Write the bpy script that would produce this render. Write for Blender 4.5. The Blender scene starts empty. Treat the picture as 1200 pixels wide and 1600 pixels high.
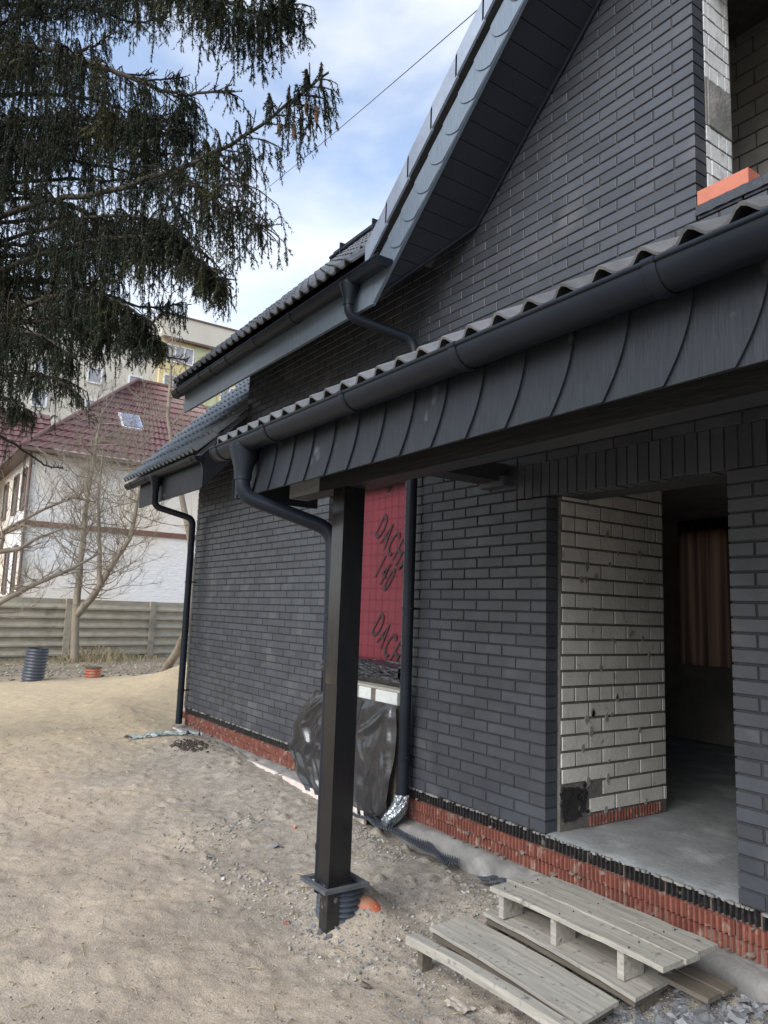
import bpy, math, random
import numpy as np
from mathutils import Matrix, Vector
rnd = random.Random(7)
R = math.radians
sc = bpy.context.scene
C = sc.collection

# ------------------------------------------------------------------ camera
CAM = Vector((3.3005, -3.5470, 1.3173))
cr_ = Vector((0.57021388, 0.82076826, 0.03457731))
cu_ = Vector((0.09072436, -0.10475063, 0.99035165))
cf_ = Vector((-0.8164712, 0.56157526, 0.13419394))
cam_d = bpy.data.cameras.new('camera')
cam = bpy.data.objects.new('camera', cam_d); C.objects.link(cam)
M = Matrix.Identity(4)
for i in range(3):
    M[i][0] = cr_[i]; M[i][1] = cu_[i]; M[i][2] = -cf_[i]; M[i][3] = CAM[i]
cam.matrix_world = M
cam_d.sensor_fit = 'VERTICAL'; cam_d.sensor_height = 36.0
cam_d.lens = 36.0 * 1151.0 / 1600.0
cam_d.clip_start = 0.05; cam_d.clip_end = 2000
sc.camera = cam
FPX = 1151.0
def proj(P):
    d = Vector(P) - CAM; z = d.dot(cf_)
    if z < 0.05: return None
    return 600 + FPX * d.dot(cr_) / z, 800 - FPX * d.dot(cu_) / z, z

# ------------------------------------------------------------------ world, sun
SUN_EL, SUN_AZ = 36.0, -72.0      # azimuth: direction the light comes from, degrees ccw from +X
w = bpy.data.worlds.new('World'); sc.world = w; w.use_nodes = True
nt = w.node_tree; nt.nodes.clear()
def N(t, nt=nt, **kw):
    n = nt.nodes.new(t)
    for k, v in kw.items(): setattr(n, k, v)
    return n
sky = N('ShaderNodeTexSky'); sky.sky_type = 'NISHITA'; sky.sun_disc = False
sky.sun_elevation = R(SUN_EL); sky.sun_rotation = R(90 - SUN_AZ) % (2 * math.pi)
sky.air_density = 1.0; sky.dust_density = 0.8; sky.ozone_density = 1.4
geo = N('ShaderNodeTexCoord')
mp = N('ShaderNodeMapping'); mp.inputs['Scale'].default_value = (1.0, 1.0, 2.2)
mp.inputs['Location'].default_value = (0.35, 0.1, 0.0)
nz = N('ShaderNodeTexNoise'); nz.inputs['Scale'].default_value = 2.1; nz.inputs['Detail'].default_value = 7; nz.inputs['Roughness'].default_value = 0.52
nz.inputs['Distortion'].default_value = 0.35
rmp = N('ShaderNodeValToRGB'); rmp.color_ramp.elements[0].position = 0.43; rmp.color_ramp.elements[1].position = 0.70
rmp.color_ramp.elements[0].color = (.18, .18, .18, 1)
sep = N('ShaderNodeSeparateXYZ')
hz = N('ShaderNodeMapRange'); hz.inputs['From Min'].default_value = 0.05; hz.inputs['From Max'].default_value = 0.75
hz.inputs['To Min'].default_value = 0.22; hz.inputs['To Max'].default_value = -0.10
add = N('ShaderNodeMath', operation='ADD')
mix = N('ShaderNodeMixRGB'); mix.inputs['Color2'].default_value = (3.7, 3.8, 3.95, 1)
bg = N('ShaderNodeBackground'); bg.inputs['Strength'].default_value = 0.15
out = N('ShaderNodeOutputWorld')
L = nt.links.new
L(geo.outputs['Generated'], mp.inputs['Vector']); L(mp.outputs[0], nz.inputs['Vector'])
L(geo.outputs['Generated'], sep.inputs[0]); L(sep.outputs['Z'], hz.inputs['Value'])
L(nz.outputs['Fac'], add.inputs[0]); L(hz.outputs[0], add.inputs[1]); L(add.outputs[0], rmp.inputs['Fac'])
L(rmp.outputs['Color'], mix.inputs['Fac']); L(sky.outputs[0], mix.inputs['Color1'])
L(mix.outputs[0], bg.inputs['Color']); L(bg.outputs[0], out.inputs['Surface'])
sd = bpy.data.lights.new('sun', 'SUN'); sd.energy = 2.0; sd.angle = R(50); sd.color = (1.0, 0.965, 0.92)
so = bpy.data.objects.new('sun', sd); C.objects.link(so)
sdir = Vector((math.cos(R(SUN_AZ)) * math.cos(R(SUN_EL)), math.sin(R(SUN_AZ)) * math.cos(R(SUN_EL)), math.sin(R(SUN_EL))))
so.rotation_euler = sdir.to_track_quat('Z', 'Y').to_euler()
sc.view_settings.view_transform = 'Standard'; sc.view_settings.look = 'None'
sc.view_settings.exposure = 1.1; sc.view_settings.gamma = 1.0
sc.view_settings.use_curve_mapping = False

# ------------------------------------------------------------------ materials
def mat(name, c1, c2=None, rough=0.6, scale=8, bump=0.0, bscale=None, var=0.0, stretch=(1, 1, 1), metal=0.0, spec=None,
        c3=None, s3=3.0, p3=(0.55, 0.7), detail=6, trans=0.0, rvar=0.0, bdist=0.01):
    m = bpy.data.materials.new(name); m.use_nodes = True
    t = m.node_tree; b = t.nodes['Principled BSDF']; l = t.links.new
    def n(ty, **kw):
        x = t.nodes.new(ty)
        for k, v in kw.items(): setattr(x, k, v)
        return x
    g = n('ShaderNodeNewGeometry'); mpn = n('ShaderNodeMapping'); mpn.inputs['Scale'].default_value = stretch
    l(g.outputs['Position'], mpn.inputs['Vector'])
    no = n('ShaderNodeTexNoise'); no.inputs['Scale'].default_value = scale; no.inputs['Detail'].default_value = detail
    no.inputs['Roughness'].default_value = 0.62
    l(mpn.outputs[0], no.inputs['Vector'])
    if c2 is None: c2 = tuple(x * 0.75 for x in c1)
    mx = n('ShaderNodeMixRGB'); mx.inputs['Color1'].default_value = (*c1, 1); mx.inputs['Color2'].default_value = (*c2, 1)
    mr = n('ShaderNodeMapRange'); mr.inputs['From Min'].default_value = 0.3; mr.inputs['From Max'].default_value = 0.7
    l(no.outputs['Fac'], mr.inputs['Value']); l(mr.outputs[0], mx.inputs['Fac'])
    col = mx.outputs[0]
    if c3 is not None:
        n3 = n('ShaderNodeTexNoise'); n3.inputs['Scale'].default_value = s3; n3.inputs['Detail'].default_value = 5
        l(g.outputs['Position'], n3.inputs['Vector'])
        r3 = n('ShaderNodeMapRange'); r3.inputs['From Min'].default_value = p3[0]; r3.inputs['From Max'].default_value = p3[1]
        l(n3.outputs['Fac'], r3.inputs['Value'])
        m3 = n('ShaderNodeMixRGB'); m3.inputs['Color2'].default_value = (*c3, 1)
        l(r3.outputs[0], m3.inputs['Fac']); l(col, m3.inputs['Color1']); col = m3.outputs[0]
    if var:
        oi = n('ShaderNodeObjectInfo')
        a = n('ShaderNodeMath', operation='ADD'); l(oi.outputs['Random'], a.inputs[0]); l(g.outputs['Random Per Island'], a.inputs[1])
        fr = n('ShaderNodeMath', operation='FRACT'); l(a.outputs[0], fr.inputs[0])
        v = n('ShaderNodeMapRange'); v.inputs['To Min'].default_value = 1 - var; v.inputs['To Max'].default_value = 1 + var
        l(fr.outputs[0], v.inputs['Value'])
        hs = n('ShaderNodeHueSaturation'); l(v.outputs[0], hs.inputs['Value']); l(col, hs.inputs['Color']); col = hs.outputs[0]
    l(col, b.inputs['Base Color'])
    b.inputs['Roughness'].default_value = rough; b.inputs['Metallic'].default_value = metal
    if rvar:
        rr = n('ShaderNodeMapRange'); rr.inputs['To Min'].default_value = rough - rvar; rr.inputs['To Max'].default_value = rough + rvar
        l(no.outputs['Fac'], rr.inputs['Value']); l(rr.outputs[0], b.inputs['Roughness'])
    if spec is not None: b.inputs['Specular IOR Level'].default_value = spec
    if trans: b.inputs['Transmission Weight'].default_value = trans
    if bump:
        nb = n('ShaderNodeTexNoise'); nb.inputs['Scale'].default_value = bscale or scale * 4; nb.inputs['Detail'].default_value = 6
        l(mpn.outputs[0], nb.inputs['Vector'])
        bp_ = n('ShaderNodeBump'); bp_.inputs['Strength'].default_value = bump; bp_.inputs['Distance'].default_value = bdist
        l(nb.outputs['Fac'], bp_.inputs['Height']); l(bp_.outputs[0], b.inputs['Normal'])
    return m
MT = {}
MT['brick'] = mat('anthracite_brick', (.054, .061, .074), (.037, .042, .051), c3=(.105, .108, .112), s3=2.2, p3=(.56, .85), rough=.42, scale=5, bump=.35, bscale=60, var=.17, rvar=.12, bdist=.004)
MT['mortar'] = mat('grey_mortar', (.040, .042, .047), (.026, .028, .032), rough=.9, scale=14, bump=.5, bscale=90)
MT['blackmetal'] = mat('black_coated_metal', (.009, .013, .020), (.014, .018, .026), rough=.38, spec=.2, scale=3, rvar=.1, bump=.05, bscale=20)
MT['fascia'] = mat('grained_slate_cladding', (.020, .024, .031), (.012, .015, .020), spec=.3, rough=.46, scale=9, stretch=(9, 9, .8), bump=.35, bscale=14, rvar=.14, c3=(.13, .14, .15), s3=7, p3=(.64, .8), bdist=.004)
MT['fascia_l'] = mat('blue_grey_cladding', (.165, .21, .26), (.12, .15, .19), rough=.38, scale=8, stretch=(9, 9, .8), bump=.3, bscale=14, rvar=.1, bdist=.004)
MT['soffit'] = mat('dark_soffit_board', (.016, .019, .027), (.020, .024, .033), rough=.5, scale=3)
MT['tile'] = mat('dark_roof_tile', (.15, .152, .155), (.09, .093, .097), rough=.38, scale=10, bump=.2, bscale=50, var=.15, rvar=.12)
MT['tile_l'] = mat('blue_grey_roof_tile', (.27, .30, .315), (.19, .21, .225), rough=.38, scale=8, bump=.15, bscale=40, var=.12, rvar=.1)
MT['vergetile'] = mat('verge_tile_grey', (.29, .34, .42), (.21, .25, .32), rough=.4, scale=6, bump=.1, bscale=30, var=.08)
MT['post'] = mat('black_paint_gloss', (.006, .007, .009), (.010, .010, .011), rough=.20, scale=7, stretch=(4, 4, .6), rvar=.1, bump=.12, bscale=12, bdist=.003)
MT['postworn'] = mat('worn_black_paint_on_wood', (.010, .010, .012), (.019, .017, .014), rough=.24, scale=7, stretch=(5, 5, .9), rvar=.14, bump=.2, bscale=14, c3=(.045, .034, .022), s3=3.5, p3=(.60, .72), bdist=.004)
MT['beam'] = mat('black_stained_beam', (.016, .018, .022), (.024, .026, .030), rough=.5, scale=6, stretch=(.6, 6, 6), bump=.3, bscale=9)
MT['beam_end_painted_light'] = mat('beam_painted_sky_light', (.34, .37, .39), (.22, .24, .26), rough=.55, scale=6, stretch=(.8, 7, 7), bump=.4, bscale=9)  # pale tone is sky light painted into the colour of the dark beam
MT['silicate'] = mat('white_silicate_brick', (.54, .53, .50), (.42, .41, .385), rough=.8, scale=7, bump=.4, bscale=40, var=.1, c3=(.25, .24, .22), s3=9, p3=(.64, .72))
MT['silicate_up'] = mat('white_silicate_clean', (.66, .68, .67), (.50, .52, .52), rough=.8, scale=7, bump=.4, bscale=40, var=.08, c3=(.34, .34, .33), s3=9, p3=(.6, .72))
MT['silmortar'] = mat('dark_mortar', (.14, .135, .125), (.085, .08, .072), rough=.95, scale=20, bump=.6, bscale=60)
MT['redclay'] = mat('red_clay', (.23, .080, .055), (.145, .050, .038), rough=.75, scale=12, bump=.3, bscale=60, var=.14, c3=(.36, .27, .22), s3=15, p3=(.56, .72))
MT['tar'] = mat('bitumen_on_clay', (.012, .012, .014), (.03, .028, .028), rough=.35, scale=20, bump=.5, bscale=60, c3=(.20, .17, .15), s3=16, p3=(.66, .74), rvar=.15)
MT['claymortar'] = mat('clay_mortar', (.20, .175, .15), (.13, .08, .065), rough=.95, scale=14, bump=.5)
MT['concrete'] = mat('rough_concrete', (.24, .235, .225), (.13, .13, .125), rough=.85, scale=5, bump=.6, bscale=40, c3=(.33, .32, .30), s3=4, p3=(.55, .7))
MT['slab'] = mat('dusty_concrete_floor', (.27, .285, .29), (.17, .18, .185), rough=.85, scale=4, bump=.5, bscale=30, c3=(.36, .38, .38), s3=3, p3=(.52, .7))
MT['wood'] = mat('grey_weathered_wood', (.37, .355, .315), (.22, .21, .18), rough=.75, scale=6, stretch=(.5, 8, 8), bump=.5, bscale=10, var=.1, c3=(.11, .105, .095), s3=26, p3=(.60, .74), bdist=.004)
MT['wooddark'] = mat('damp_wood', (.14, .12, .095), (.08, .07, .055), rough=.8, scale=8, stretch=(.6, 6, 6), bump=.5, bscale=12)
MT['red'] = mat('red_roofing_membrane', (.145, .014, .028), (.115, .011, .022), rough=.55, scale=3, bump=.2, bscale=9)
MT['print'] = mat('dark_print', (.030, .010, .014), (.022, .008, .012), rough=.5)
MT['film'] = mat('black_plastic_film', (.012, .013, .016), (.022, .024, .028), rough=.20, spec=.9, scale=9, bump=.35, bscale=26, rvar=.06, bdist=.006)
MT['foil'] = mat('silver_foil', (.42, .45, .48), (.22, .25, .28), rough=.25, scale=20, metal=.75, bump=.8, bscale=30, bdist=.01)
MT['foam'] = mat('white_foam_block', (.55, .58, .57), (.46, .49, .48), rough=.7, scale=20, bump=.2, bscale=80)
MT['pinkfoam'] = mat('pale_insulation_edge', (.66, .58, .54), (.48, .43, .40), rough=.8, scale=12, bump=.4, bscale=30, c3=(.30, .27, .24), s3=7, p3=(.55, .68))
MT['orange'] = mat('orange_clay_block', (.46, .155, .10), (.38, .125, .08), rough=.7, scale=8, bump=.2, bscale=60)
MT['orangepipe'] = mat('orange_sewer_pipe', (.52, .13, .06), (.36, .10, .05), rough=.5, scale=8, c3=(.34, .22, .15), s3=10, p3=(.5, .7))
MT['greypipe'] = mat('dark_blue_grey_corrugated_pipe', (.060, .072, .092), (.045, .055, .072), rough=.4, scale=6)
MT['membrane'] = mat('grey_studded_sheet', (.10, .11, .125), (.05, .055, .062), rough=.5, scale=20)
MT['bag'] = mat('grey_green_plastic_sheet', (.33, .39, .39), (.16, .20, .21), rough=.35, scale=9, bump=.5, bscale=20)
MT['fence'] = mat('weathered_concrete_slats', (.42, .375, .285), (.28, .25, .19), rough=.9, scale=3, bump=.4, bscale=12, c3=(.15, .145, .12), s3=1.8, p3=(.58, .75), stretch=(1, 1, 2.5))
MT['whitewall'] = mat('white_painted_brick', (.74, .74, .73), (.60, .60, .60), rough=.8, scale=3, bump=.7, bscale=6, bdist=.03, stretch=(1, 1, 3), c3=(.68, .60, .48), s3=.22, p3=(.38, .60))
MT['redmetal'] = mat('red_metal_tile', (.155, .075, .070), (.115, .058, .054), rough=.45, scale=1.2)
MT['brown'] = mat('brown_band', (.17, .085, .06), rough=.8, scale=4)
MT['darkglass'] = mat('dark_glass', (.03, .03, .033), (.05, .045, .045), rough=.12, scale=1)
MT['skyglass'] = mat('roof_window_glass', (.24, .28, .40), (.20, .24, .34), rough=.1, scale=1)
MT['whiteframe'] = mat('white_frame', (.72, .73, .74), (.6, .6, .62), rough=.6, scale=3)
MT['brownframe'] = mat('brown_frame', (.13, .085, .07), rough=.6, scale=3)
MT['aptcream'] = mat('cream_panel_wall', (.56, .53, .45), (.49, .46, .39), rough=.85, scale=.3)
MT['aptyellow'] = mat('pale_yellow_wall', (.62, .52, .27), (.56, .47, .24), rough=.85, scale=.3)
MT['aptgreen'] = mat('pale_green_wall', (.48, .50, .31), rough=.85, scale=.3)
MT['aptglass'] = mat('curtained_glass', (.25, .26, .28), (.38, .38, .38), rough=.2, scale=1.5)
MT['bark'] = mat('pale_bark', (.30, .26, .20), (.17, .14, .105), rough=.9, scale=5, stretch=(1, 1, .3), bump=.5, bscale=14)
MT['twig'] = mat('grey_brown_twigs', (.27, .235, .185), (.17, .145, .115), rough=.9, scale=3)
MT['sprucebark'] = mat('spruce_bark', (.045, .036, .028), (.028, .024, .018), rough=.95, scale=12, bump=.6, bscale=40)
MT['needle'] = mat('spruce_needles', (.021, .037, .017), (.010, .020, .011), rough=.65, scale=3.0, c3=(.066, .070, .020), s3=1.6, p3=(.50, .68), detail=3)
MT['deadneedle'] = mat('dry_brown_twigs', (.085, .05, .035), (.05, .032, .024), rough=.9, scale=4)
MT['cone'] = mat('spruce_cone', (.17, .10, .055), (.10, .06, .035), rough=.8, scale=60, bump=.8, bscale=200)
MT['curtain'] = mat('brown_sheet', (.30, .19, .12), (.15, .10, .07), rough=.8, scale=7, stretch=(2.5, 1, .12))
MT['interior'] = mat('dark_block_wall', (.40, .385, .36), (.28, .27, .25), rough=.9, scale=5, var=.1)
MT['leadflash'] = mat('lead_flashing', (.09, .10, .12), (.14, .15, .17), rough=.35, scale=9, bump=.4, bscale=12)
MT['stone'] = mat('broken_slate_chips', (.22, .23, .24), (.10, .105, .115), rough=.8, scale=9, bump=.4, bscale=40, var=.45)
MT['pebble'] = mat('pale_pebbles', (.33, .29, .24), (.20, .175, .145), rough=.9, scale=9, var=.4)
MT['drygrass'] = mat('dry_grass', (.36, .29, .17), (.24, .19, .11), rough=.9, scale=6)
MT['greengrass'] = mat('thin_green_grass', (.15, .19, .07), (.10, .14, .05), rough=.9, scale=6)
MT['soil'] = mat('dark_soil', (.07, .055, .045), (.04, .032, .026), rough=1, scale=20, bump=.8, bscale=60)
MT['rag'] = mat('crumpled_wrapper_red', (.42, .04, .05), (.30, .03, .03), rough=.5, scale=9)
MT['ragw'] = mat('crumpled_wrapper_blue', (.50, .55, .70), (.62, .64, .70), rough=.5, scale=9)
MT['cable'] = mat('black_cable', (.02, .02, .022), rough=.6)

# ground material
def ground_mat():
    m = bpy.data.materials.new('sandy_soil'); m.use_nodes = True
    t = m.node_tree; b = t.nodes['Principled BSDF']; l = t.links.new
    def n(ty, **kw):
        x = t.nodes.new(ty)
        for k, v in kw.items(): setattr(x, k, v)
        return x
    g = n('ShaderNodeNewGeometry')
    def noise(s, d=6, r=.6):
        q = n('ShaderNodeTexNoise'); q.inputs['Scale'].default_value = s; q.inputs['Detail'].default_value = d; q.inputs['Roughness'].default_value = r
        l(g.outputs['Position'], q.inputs['Vector']); return q.outputs['Fac']
    def rng(x, a, b_, c=0, d=1):
        q = n('ShaderNodeMapRange'); q.inputs['From Min'].default_value = a; q.inputs['From Max'].default_value = b_
        q.inputs['To Min'].default_value = c; q.inputs['To Max'].default_value = d; l(x, q.inputs['Value']); return q.outputs[0]
    def mixc(f, a, c):
        q = n('ShaderNodeMixRGB'); l(f, q.inputs['Fac'])
        for s, k in ((a, 'Color1'), (c, 'Color2')):
            if isinstance(s, tuple): q.inputs[k].default_value = (*s, 1)
            else: l(s, q.inputs[k])
        return q.outputs[0]
    sp = n('ShaderNodeSeparateXYZ'); l(g.outputs['Position'], sp.inputs[0])
    X, Y = sp.outputs['X'], sp.outputs['Y']
    # yellow sand far away, greyer trampled soil with mortar dust near the wall and camera
    base = mixc(rng(noise(1.6, 7), .35, .65), (.49, .41, .31), (.345, .285, .215))
    a = n('ShaderNodeMath', operation='ADD'); l(X, a.inputs[0]); l(rng(noise(.8), 0, 1, -3, 3), a.inputs[1])
    sand = mixc(rng(noise(7, 7), .3, .7), (.56, .445, .285), (.43, .345, .22))
    col = mixc(rng(a.outputs[0], -7.5, -3.2), sand, base)
    y2 = n('ShaderNodeMath', operation='ADD'); l(Y, y2.inputs[0]); l(rng(noise(1.7, 7), 0, 1, -1.1, 1.1), y2.inputs[1])
    grey = mixc(rng(noise(12, 8), .35, .65), (.34, .325, .295), (.15, .143, .13))
    xg = rng(X, -6.4, -4.6)
    fy = rng(y2.outputs[0], -2.0, -.75)
    mm = n('ShaderNodeMath', operation='MULTIPLY'); l(xg, mm.inputs[0]); l(fy, mm.inputs[1])
    m2 = n('ShaderNodeMath', operation='MULTIPLY'); l(mm.outputs[0], m2.inputs[0]); m2.inputs[1].default_value = .75
    col = mixc(m2.outputs[0], col, grey)
    far = mixc(rng(noise(1.3, 7), .4, .65), (.25, .20, .14), (.13, .12, .07))
    col = mixc(rng(X, -13.0, -14.4), col, far)
    col = mixc(rng(noise(38, 6, .75), .54, .66, 0, .55), col, (.17, .145, .12))
    col = mixc(rng(noise(130, 4, .7), .50, .64, 0, .45), col, (.13, .11, .09))
    col = mixc(rng(noise(75, 5, .7), .56, .66, 0, .65), col, (.56, .52, .45))
    col = mixc(rng(noise(2.3, 10, .78), .56, .74, 0, .55), col, (.22, .185, .15))
    col = mixc(rng(noise(9, 10, .8), .58, .70, 0, .45), col, (.60, .52, .42))
    l(col, b.inputs['Base Color']); b.inputs['Roughness'].default_value = .95; b.inputs['Specular IOR Level'].default_value = .2
    s = n('ShaderNodeMath', operation='ADD'); l(noise(42, 9, .75), s.inputs[0])
    q = n('ShaderNodeMath', operation='MULTIPLY'); l(noise(110, 4, .6), q.inputs[0]); q.inputs[1].default_value = .35
    l(q.outputs[0], s.inputs[1])
    bp_ = n('ShaderNodeBump'); bp_.inputs['Strength'].default_value = .8; bp_.inputs['Distance'].default_value = .014
    l(s.outputs[0], bp_.inputs['Height']); l(bp_.outputs[0], b.inputs['Normal'])
    return m
MT['ground'] = ground_mat()

# ------------------------------------------------------------------ mesh helpers
class MB:
    def __init__(s): s.v = []; s.f = []; s.sm = []
    def add(s, vs, fs, smooth=False):
        o = len(s.v); s.v += [tuple(v) for v in vs]; s.f += [tuple(i + o for i in f) for f in fs]; s.sm += [smooth] * len(fs)
    def box(s, x0, x1, y0, y1, z0, z1):
        v = [(x0, y0, z0), (x1, y0, z0), (x1, y1, z0), (x0, y1, z0), (x0, y0, z1), (x1, y0, z1), (x1, y1, z1), (x0, y1, z1)]
        s.add(v, [(0, 3, 2, 1), (4, 5, 6, 7), (0, 1, 5, 4), (1, 2, 6, 5), (2, 3, 7, 6), (3, 0, 4, 7)])
    def prism(s, poly, axis, a, b):
        """poly: list of 2D points; extruded along axis ('x','y','z') from a to b"""
        def P(p, t):
            if axis == 'y': return (p[0], t, p[1])
            if axis == 'x': return (t, p[0], p[1])
            return (p[0], p[1], t)
        n = len(poly); vs = [P(p, a) for p in poly] + [P(p, b) for p in poly]
        fs = [tuple(range(n)), tuple(range(2 * n - 1, n - 1, -1))] + [(i, i + n, (i + 1) % n + n, (i + 1) % n) for i in range(n)]
        s.add(vs, fs)
    def tube(s, pts, rad, seg=12, cap=True, smooth=True):
        pts = [Vector(p) for p in pts]; n = len(pts)
        rads = rad if isinstance(rad, (list, tuple)) else [rad] * n
        ref = Vector((0, 0, 1)); rings = []
        d0 = (pts[1] - pts[0]).normalized()
        if abs(d0.z) > .9: ref = Vector((1, 0, 0))
        u = d0.cross(ref).normalized()
        for i in range(n):
            if i == 0: d = pts[1] - pts[0]
            elif i == n - 1: d = pts[-1] - pts[-2]
            else: d = (pts[i + 1] - pts[i]).normalized() + (pts[i] - pts[i - 1]).normalized()
            if d.length < 1e-9: d = Vector((0, 0, 1))
            d.normalize(); u = (u - d * u.dot(d))
            if u.length < 1e-6: u = d.orthogonal()
            u.normalize(); v = d.cross(u)
            rings.append([pts[i] + (u * math.cos(2 * math.pi * k / seg) + v * math.sin(2 * math.pi * k / seg)) * rads[i] for k in range(seg)])
        vs = [p for r in rings for p in r]
        fs = [(i * seg + k, i * seg + (k + 1) % seg, (i + 1) * seg + (k + 1) % seg, (i + 1) * seg + k) for i in range(n - 1) for k in range(seg)]
        s.add(vs, fs, smooth)
        if cap: s.add(rings[0], [tuple(range(seg))[::-1]]); s.add(rings[-1], [tuple(range(seg))])
    def mesh(s, name):
        me = bpy.data.meshes.new(name); me.from_pydata(s.v, [], s.f)
        me.polygons.foreach_set('use_smooth', s.sm); me.update(); return me
def link(name, me, m=None, parent=None, label=None, cat=None, group=None, kind=None, loc=None):
    if m is not None and not me.materials: me.materials.append(MT[m] if isinstance(m, str) else m)
    o = bpy.data.objects.new(name, me); C.objects.link(o)
    if parent: o.parent = parent
    if loc: o.location = loc
    tag(o, label, cat, group, kind); return o
def tag(o, label=None, cat=None, group=None, kind=None):
    for k, v in (('label', label), ('category', cat), ('group', group), ('kind', kind)):
        if v: o[k] = v
def obj(name, mb, m, parent=None, **kw): return link(name, mb.mesh(name), m, parent, **kw)
def empty(name, label, cat, loc=(0, 0, 0), group=None):
    o = bpy.data.objects.new(name, None); C.objects.link(o); o.empty_display_size = .1
    o.location = (0, 0, 0); tag(o, label, cat, group); return o

def chamfer_box(x0, x1, y0, y1, z0, z1, c=.003, back=False):
    """box whose face at y0 has a chamfered rim (a brick showing its face towards -Y)"""
    v = [(x0 + c, y0, z0 + c), (x1 - c, y0, z0 + c), (x1 - c, y0, z1 - c), (x0 + c, y0, z1 - c),
         (x0, y0 + c, z0), (x1, y0 + c, z0), (x1, y0 + c, z1), (x0, y0 + c, z1),
         (x0, y1, z0), (x1, y1, z0), (x1, y1, z1), (x0, y1, z1)]
    f = [(0, 1, 2, 3), (4, 5, 1, 0), (5, 6, 2, 1), (6, 7, 3, 2), (7, 4, 0, 3), (8, 9, 5, 4), (9, 10, 6, 5), (10, 11, 7, 6), (11, 8, 4, 7)]
    if back: f.append((11, 10, 9, 8))
    return v, f

def pieces(name, items, material, parent, limit=300, joined=None):
    """items: (key, verts, faces, Vector origin[, rot]) ; the largest in the picture become objects that share mesh data, the rest one part"""
    sized = []
    for it in items:
        key, vs, fs, o = it[:4]
        pp = []
        c = Vector(o)
        pr = proj(c)
        inside = pr is not None and -30 < pr[0] < 1230 and -30 < pr[1] < 1630
        area = 0
        if inside:
            xs = []; ys = []
            for v in vs:
                q = proj(c + Vector(v))
                if q: xs.append(q[0]); ys.append(q[1])
            area = (max(xs) - min(xs)) * (max(ys) - min(ys))
        sized.append((area, it))
    sized.sort(key=lambda t: -t[0])
    cache = {}; rest = MB()
    for i, (a, it) in enumerate(sized):
        key, vs, fs, o = it[:4]
        if i < limit and a > 0:
            if key not in cache:
                me = bpy.data.meshes.new(name); me.from_pydata([tuple(v) for v in vs], [], fs); me.update()
                me.materials.append(MT[material]); cache[key] = me
            b = bpy.data.objects.new(name, cache[key]); C.objects.link(b); b.parent = parent; b.location = o
        else:
            rest.add([(v[0] + o[0], v[1] + o[1], v[2] + o[2]) for v in vs], fs)
    if rest.v:
        r = obj(joined or name + '_field', rest, material, parent); r['kind'] = 'stuff'

def fbm(x, y, seed=0, octs=4, base=1.0, gain=.5):
    """cheap numpy value noise"""
    x = np.asarray(x, float); y = np.asarray(y, float); out_ = np.zeros_like(x); amp = 1.0; f = base
    for o in range(octs):
        xi = np.floor(x * f).astype(np.int64); yi = np.floor(y * f).astype(np.int64)
        fx = x * f - xi; fy = y * f - yi; fx = fx * fx * (3 - 2 * fx); fy = fy * fy * (3 - 2 * fy)
        def h(a, b):
            k = (a * 374761393 + b * 668265263 + (seed + o * 17) * 1442695041) & 0xFFFFFFFF
            k = ((k ^ (k >> 13)) * 1274126177) & 0xFFFFFFFF
            return ((k ^ (k >> 16)) & 0xFFFF) / 65535.0 - .5
        v = (h(xi, yi) * (1 - fx) + h(xi + 1, yi) * fx) * (1 - fy) + (h(xi, yi + 1) * (1 - fx) + h(xi + 1, yi + 1) * fx) * fy
        out_ += v * amp; amp *= gain; f *= 2.03
    return out_

# ------------------------------------------------------------------ ground
def ground_h(x, y):
    x = np.asarray(x, float); y = np.asarray(y, float)
    z = np.full_like(x, -.40)
    # slight rise along the wall on the left
    z += .10 * np.clip((-x - 1.2) / 3.0, 0, 1) * np.clip((y + 2.6) / 2.2, 0, 1)
    z += .06 * np.exp(-((y + .35) / .35) ** 2) * (x > -9)
    # sand heap behind the house corner
    z += .72 * np.exp(-(((x + 9.6) / 2.2) ** 2 + ((y - 2.1) / 1.35) ** 2))
    z += fbm(x, y, 55, 4, 2.2) * .10 * np.exp(-(((x + 9.2) / 2.2) ** 2 + ((y - 1.5) / 1.5) ** 2))
    z += .05 * np.exp(-(((x + 10.5) / 2.6) ** 2 + ((y + .2) / 1.8) ** 2))
    z += .19 * np.exp(-(((x + .50) / .26) ** 2 + ((y + 1.05) / .19) ** 2)) + .012 * np.exp(-(((x + .36) / .12) ** 2 + ((y + 1.34) / .1) ** 2))
    z += .05 * np.exp(-(((x - 1.75) / .5) ** 2 + ((y + .55) / .5) ** 2))
    near = np.exp(-((x + 1.5) ** 2 + (y + 1.5) ** 2) / 60.0)
    z += fbm(x, y, 3, 3, .45) * .06
    z += fbm(x, y, 5, 4, 3.2) * .020 * np.clip(near + .35, 0, 1)
    z += fbm(x, y, 9, 3, 17.0) * .012 * np.clip(near, 0, 1)
    z += np.maximum(fbm(x, y, 21, 2, 11.0) - .30, 0) * .10 * near * (.35 + 1.0 * np.clip((y + 1.9) / 1.2, 0, 1))
    return z
def gz(x, y): return float(ground_h(np.array([x]), np.array([y]))[0])
def axis(segs):
    out_ = []
    for a, b, n in segs: out_ += list(np.linspace(a, b, n, endpoint=False))
    out_.append(segs[-1][1]); return np.array(out_)
gx = axis([(-900, -200, 6), (-200, -40, 16), (-40, -16, 40), (-16, -7, 120), (-7, -3.2, 120), (-3.2, 2.6, 270), (2.6, 8, 40), (8, 60, 12), (60, 600, 4)])
gy = axis([(-600, -60, 5), (-60, -8, 16), (-8, -4.4, 30), (-4.4, .3, 220), (.3, 4, 60), (4, 12, 30), (12, 60, 14), (60, 800, 5)])
XX, YY = np.meshgrid(gx, gy, indexing='ij')
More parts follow.
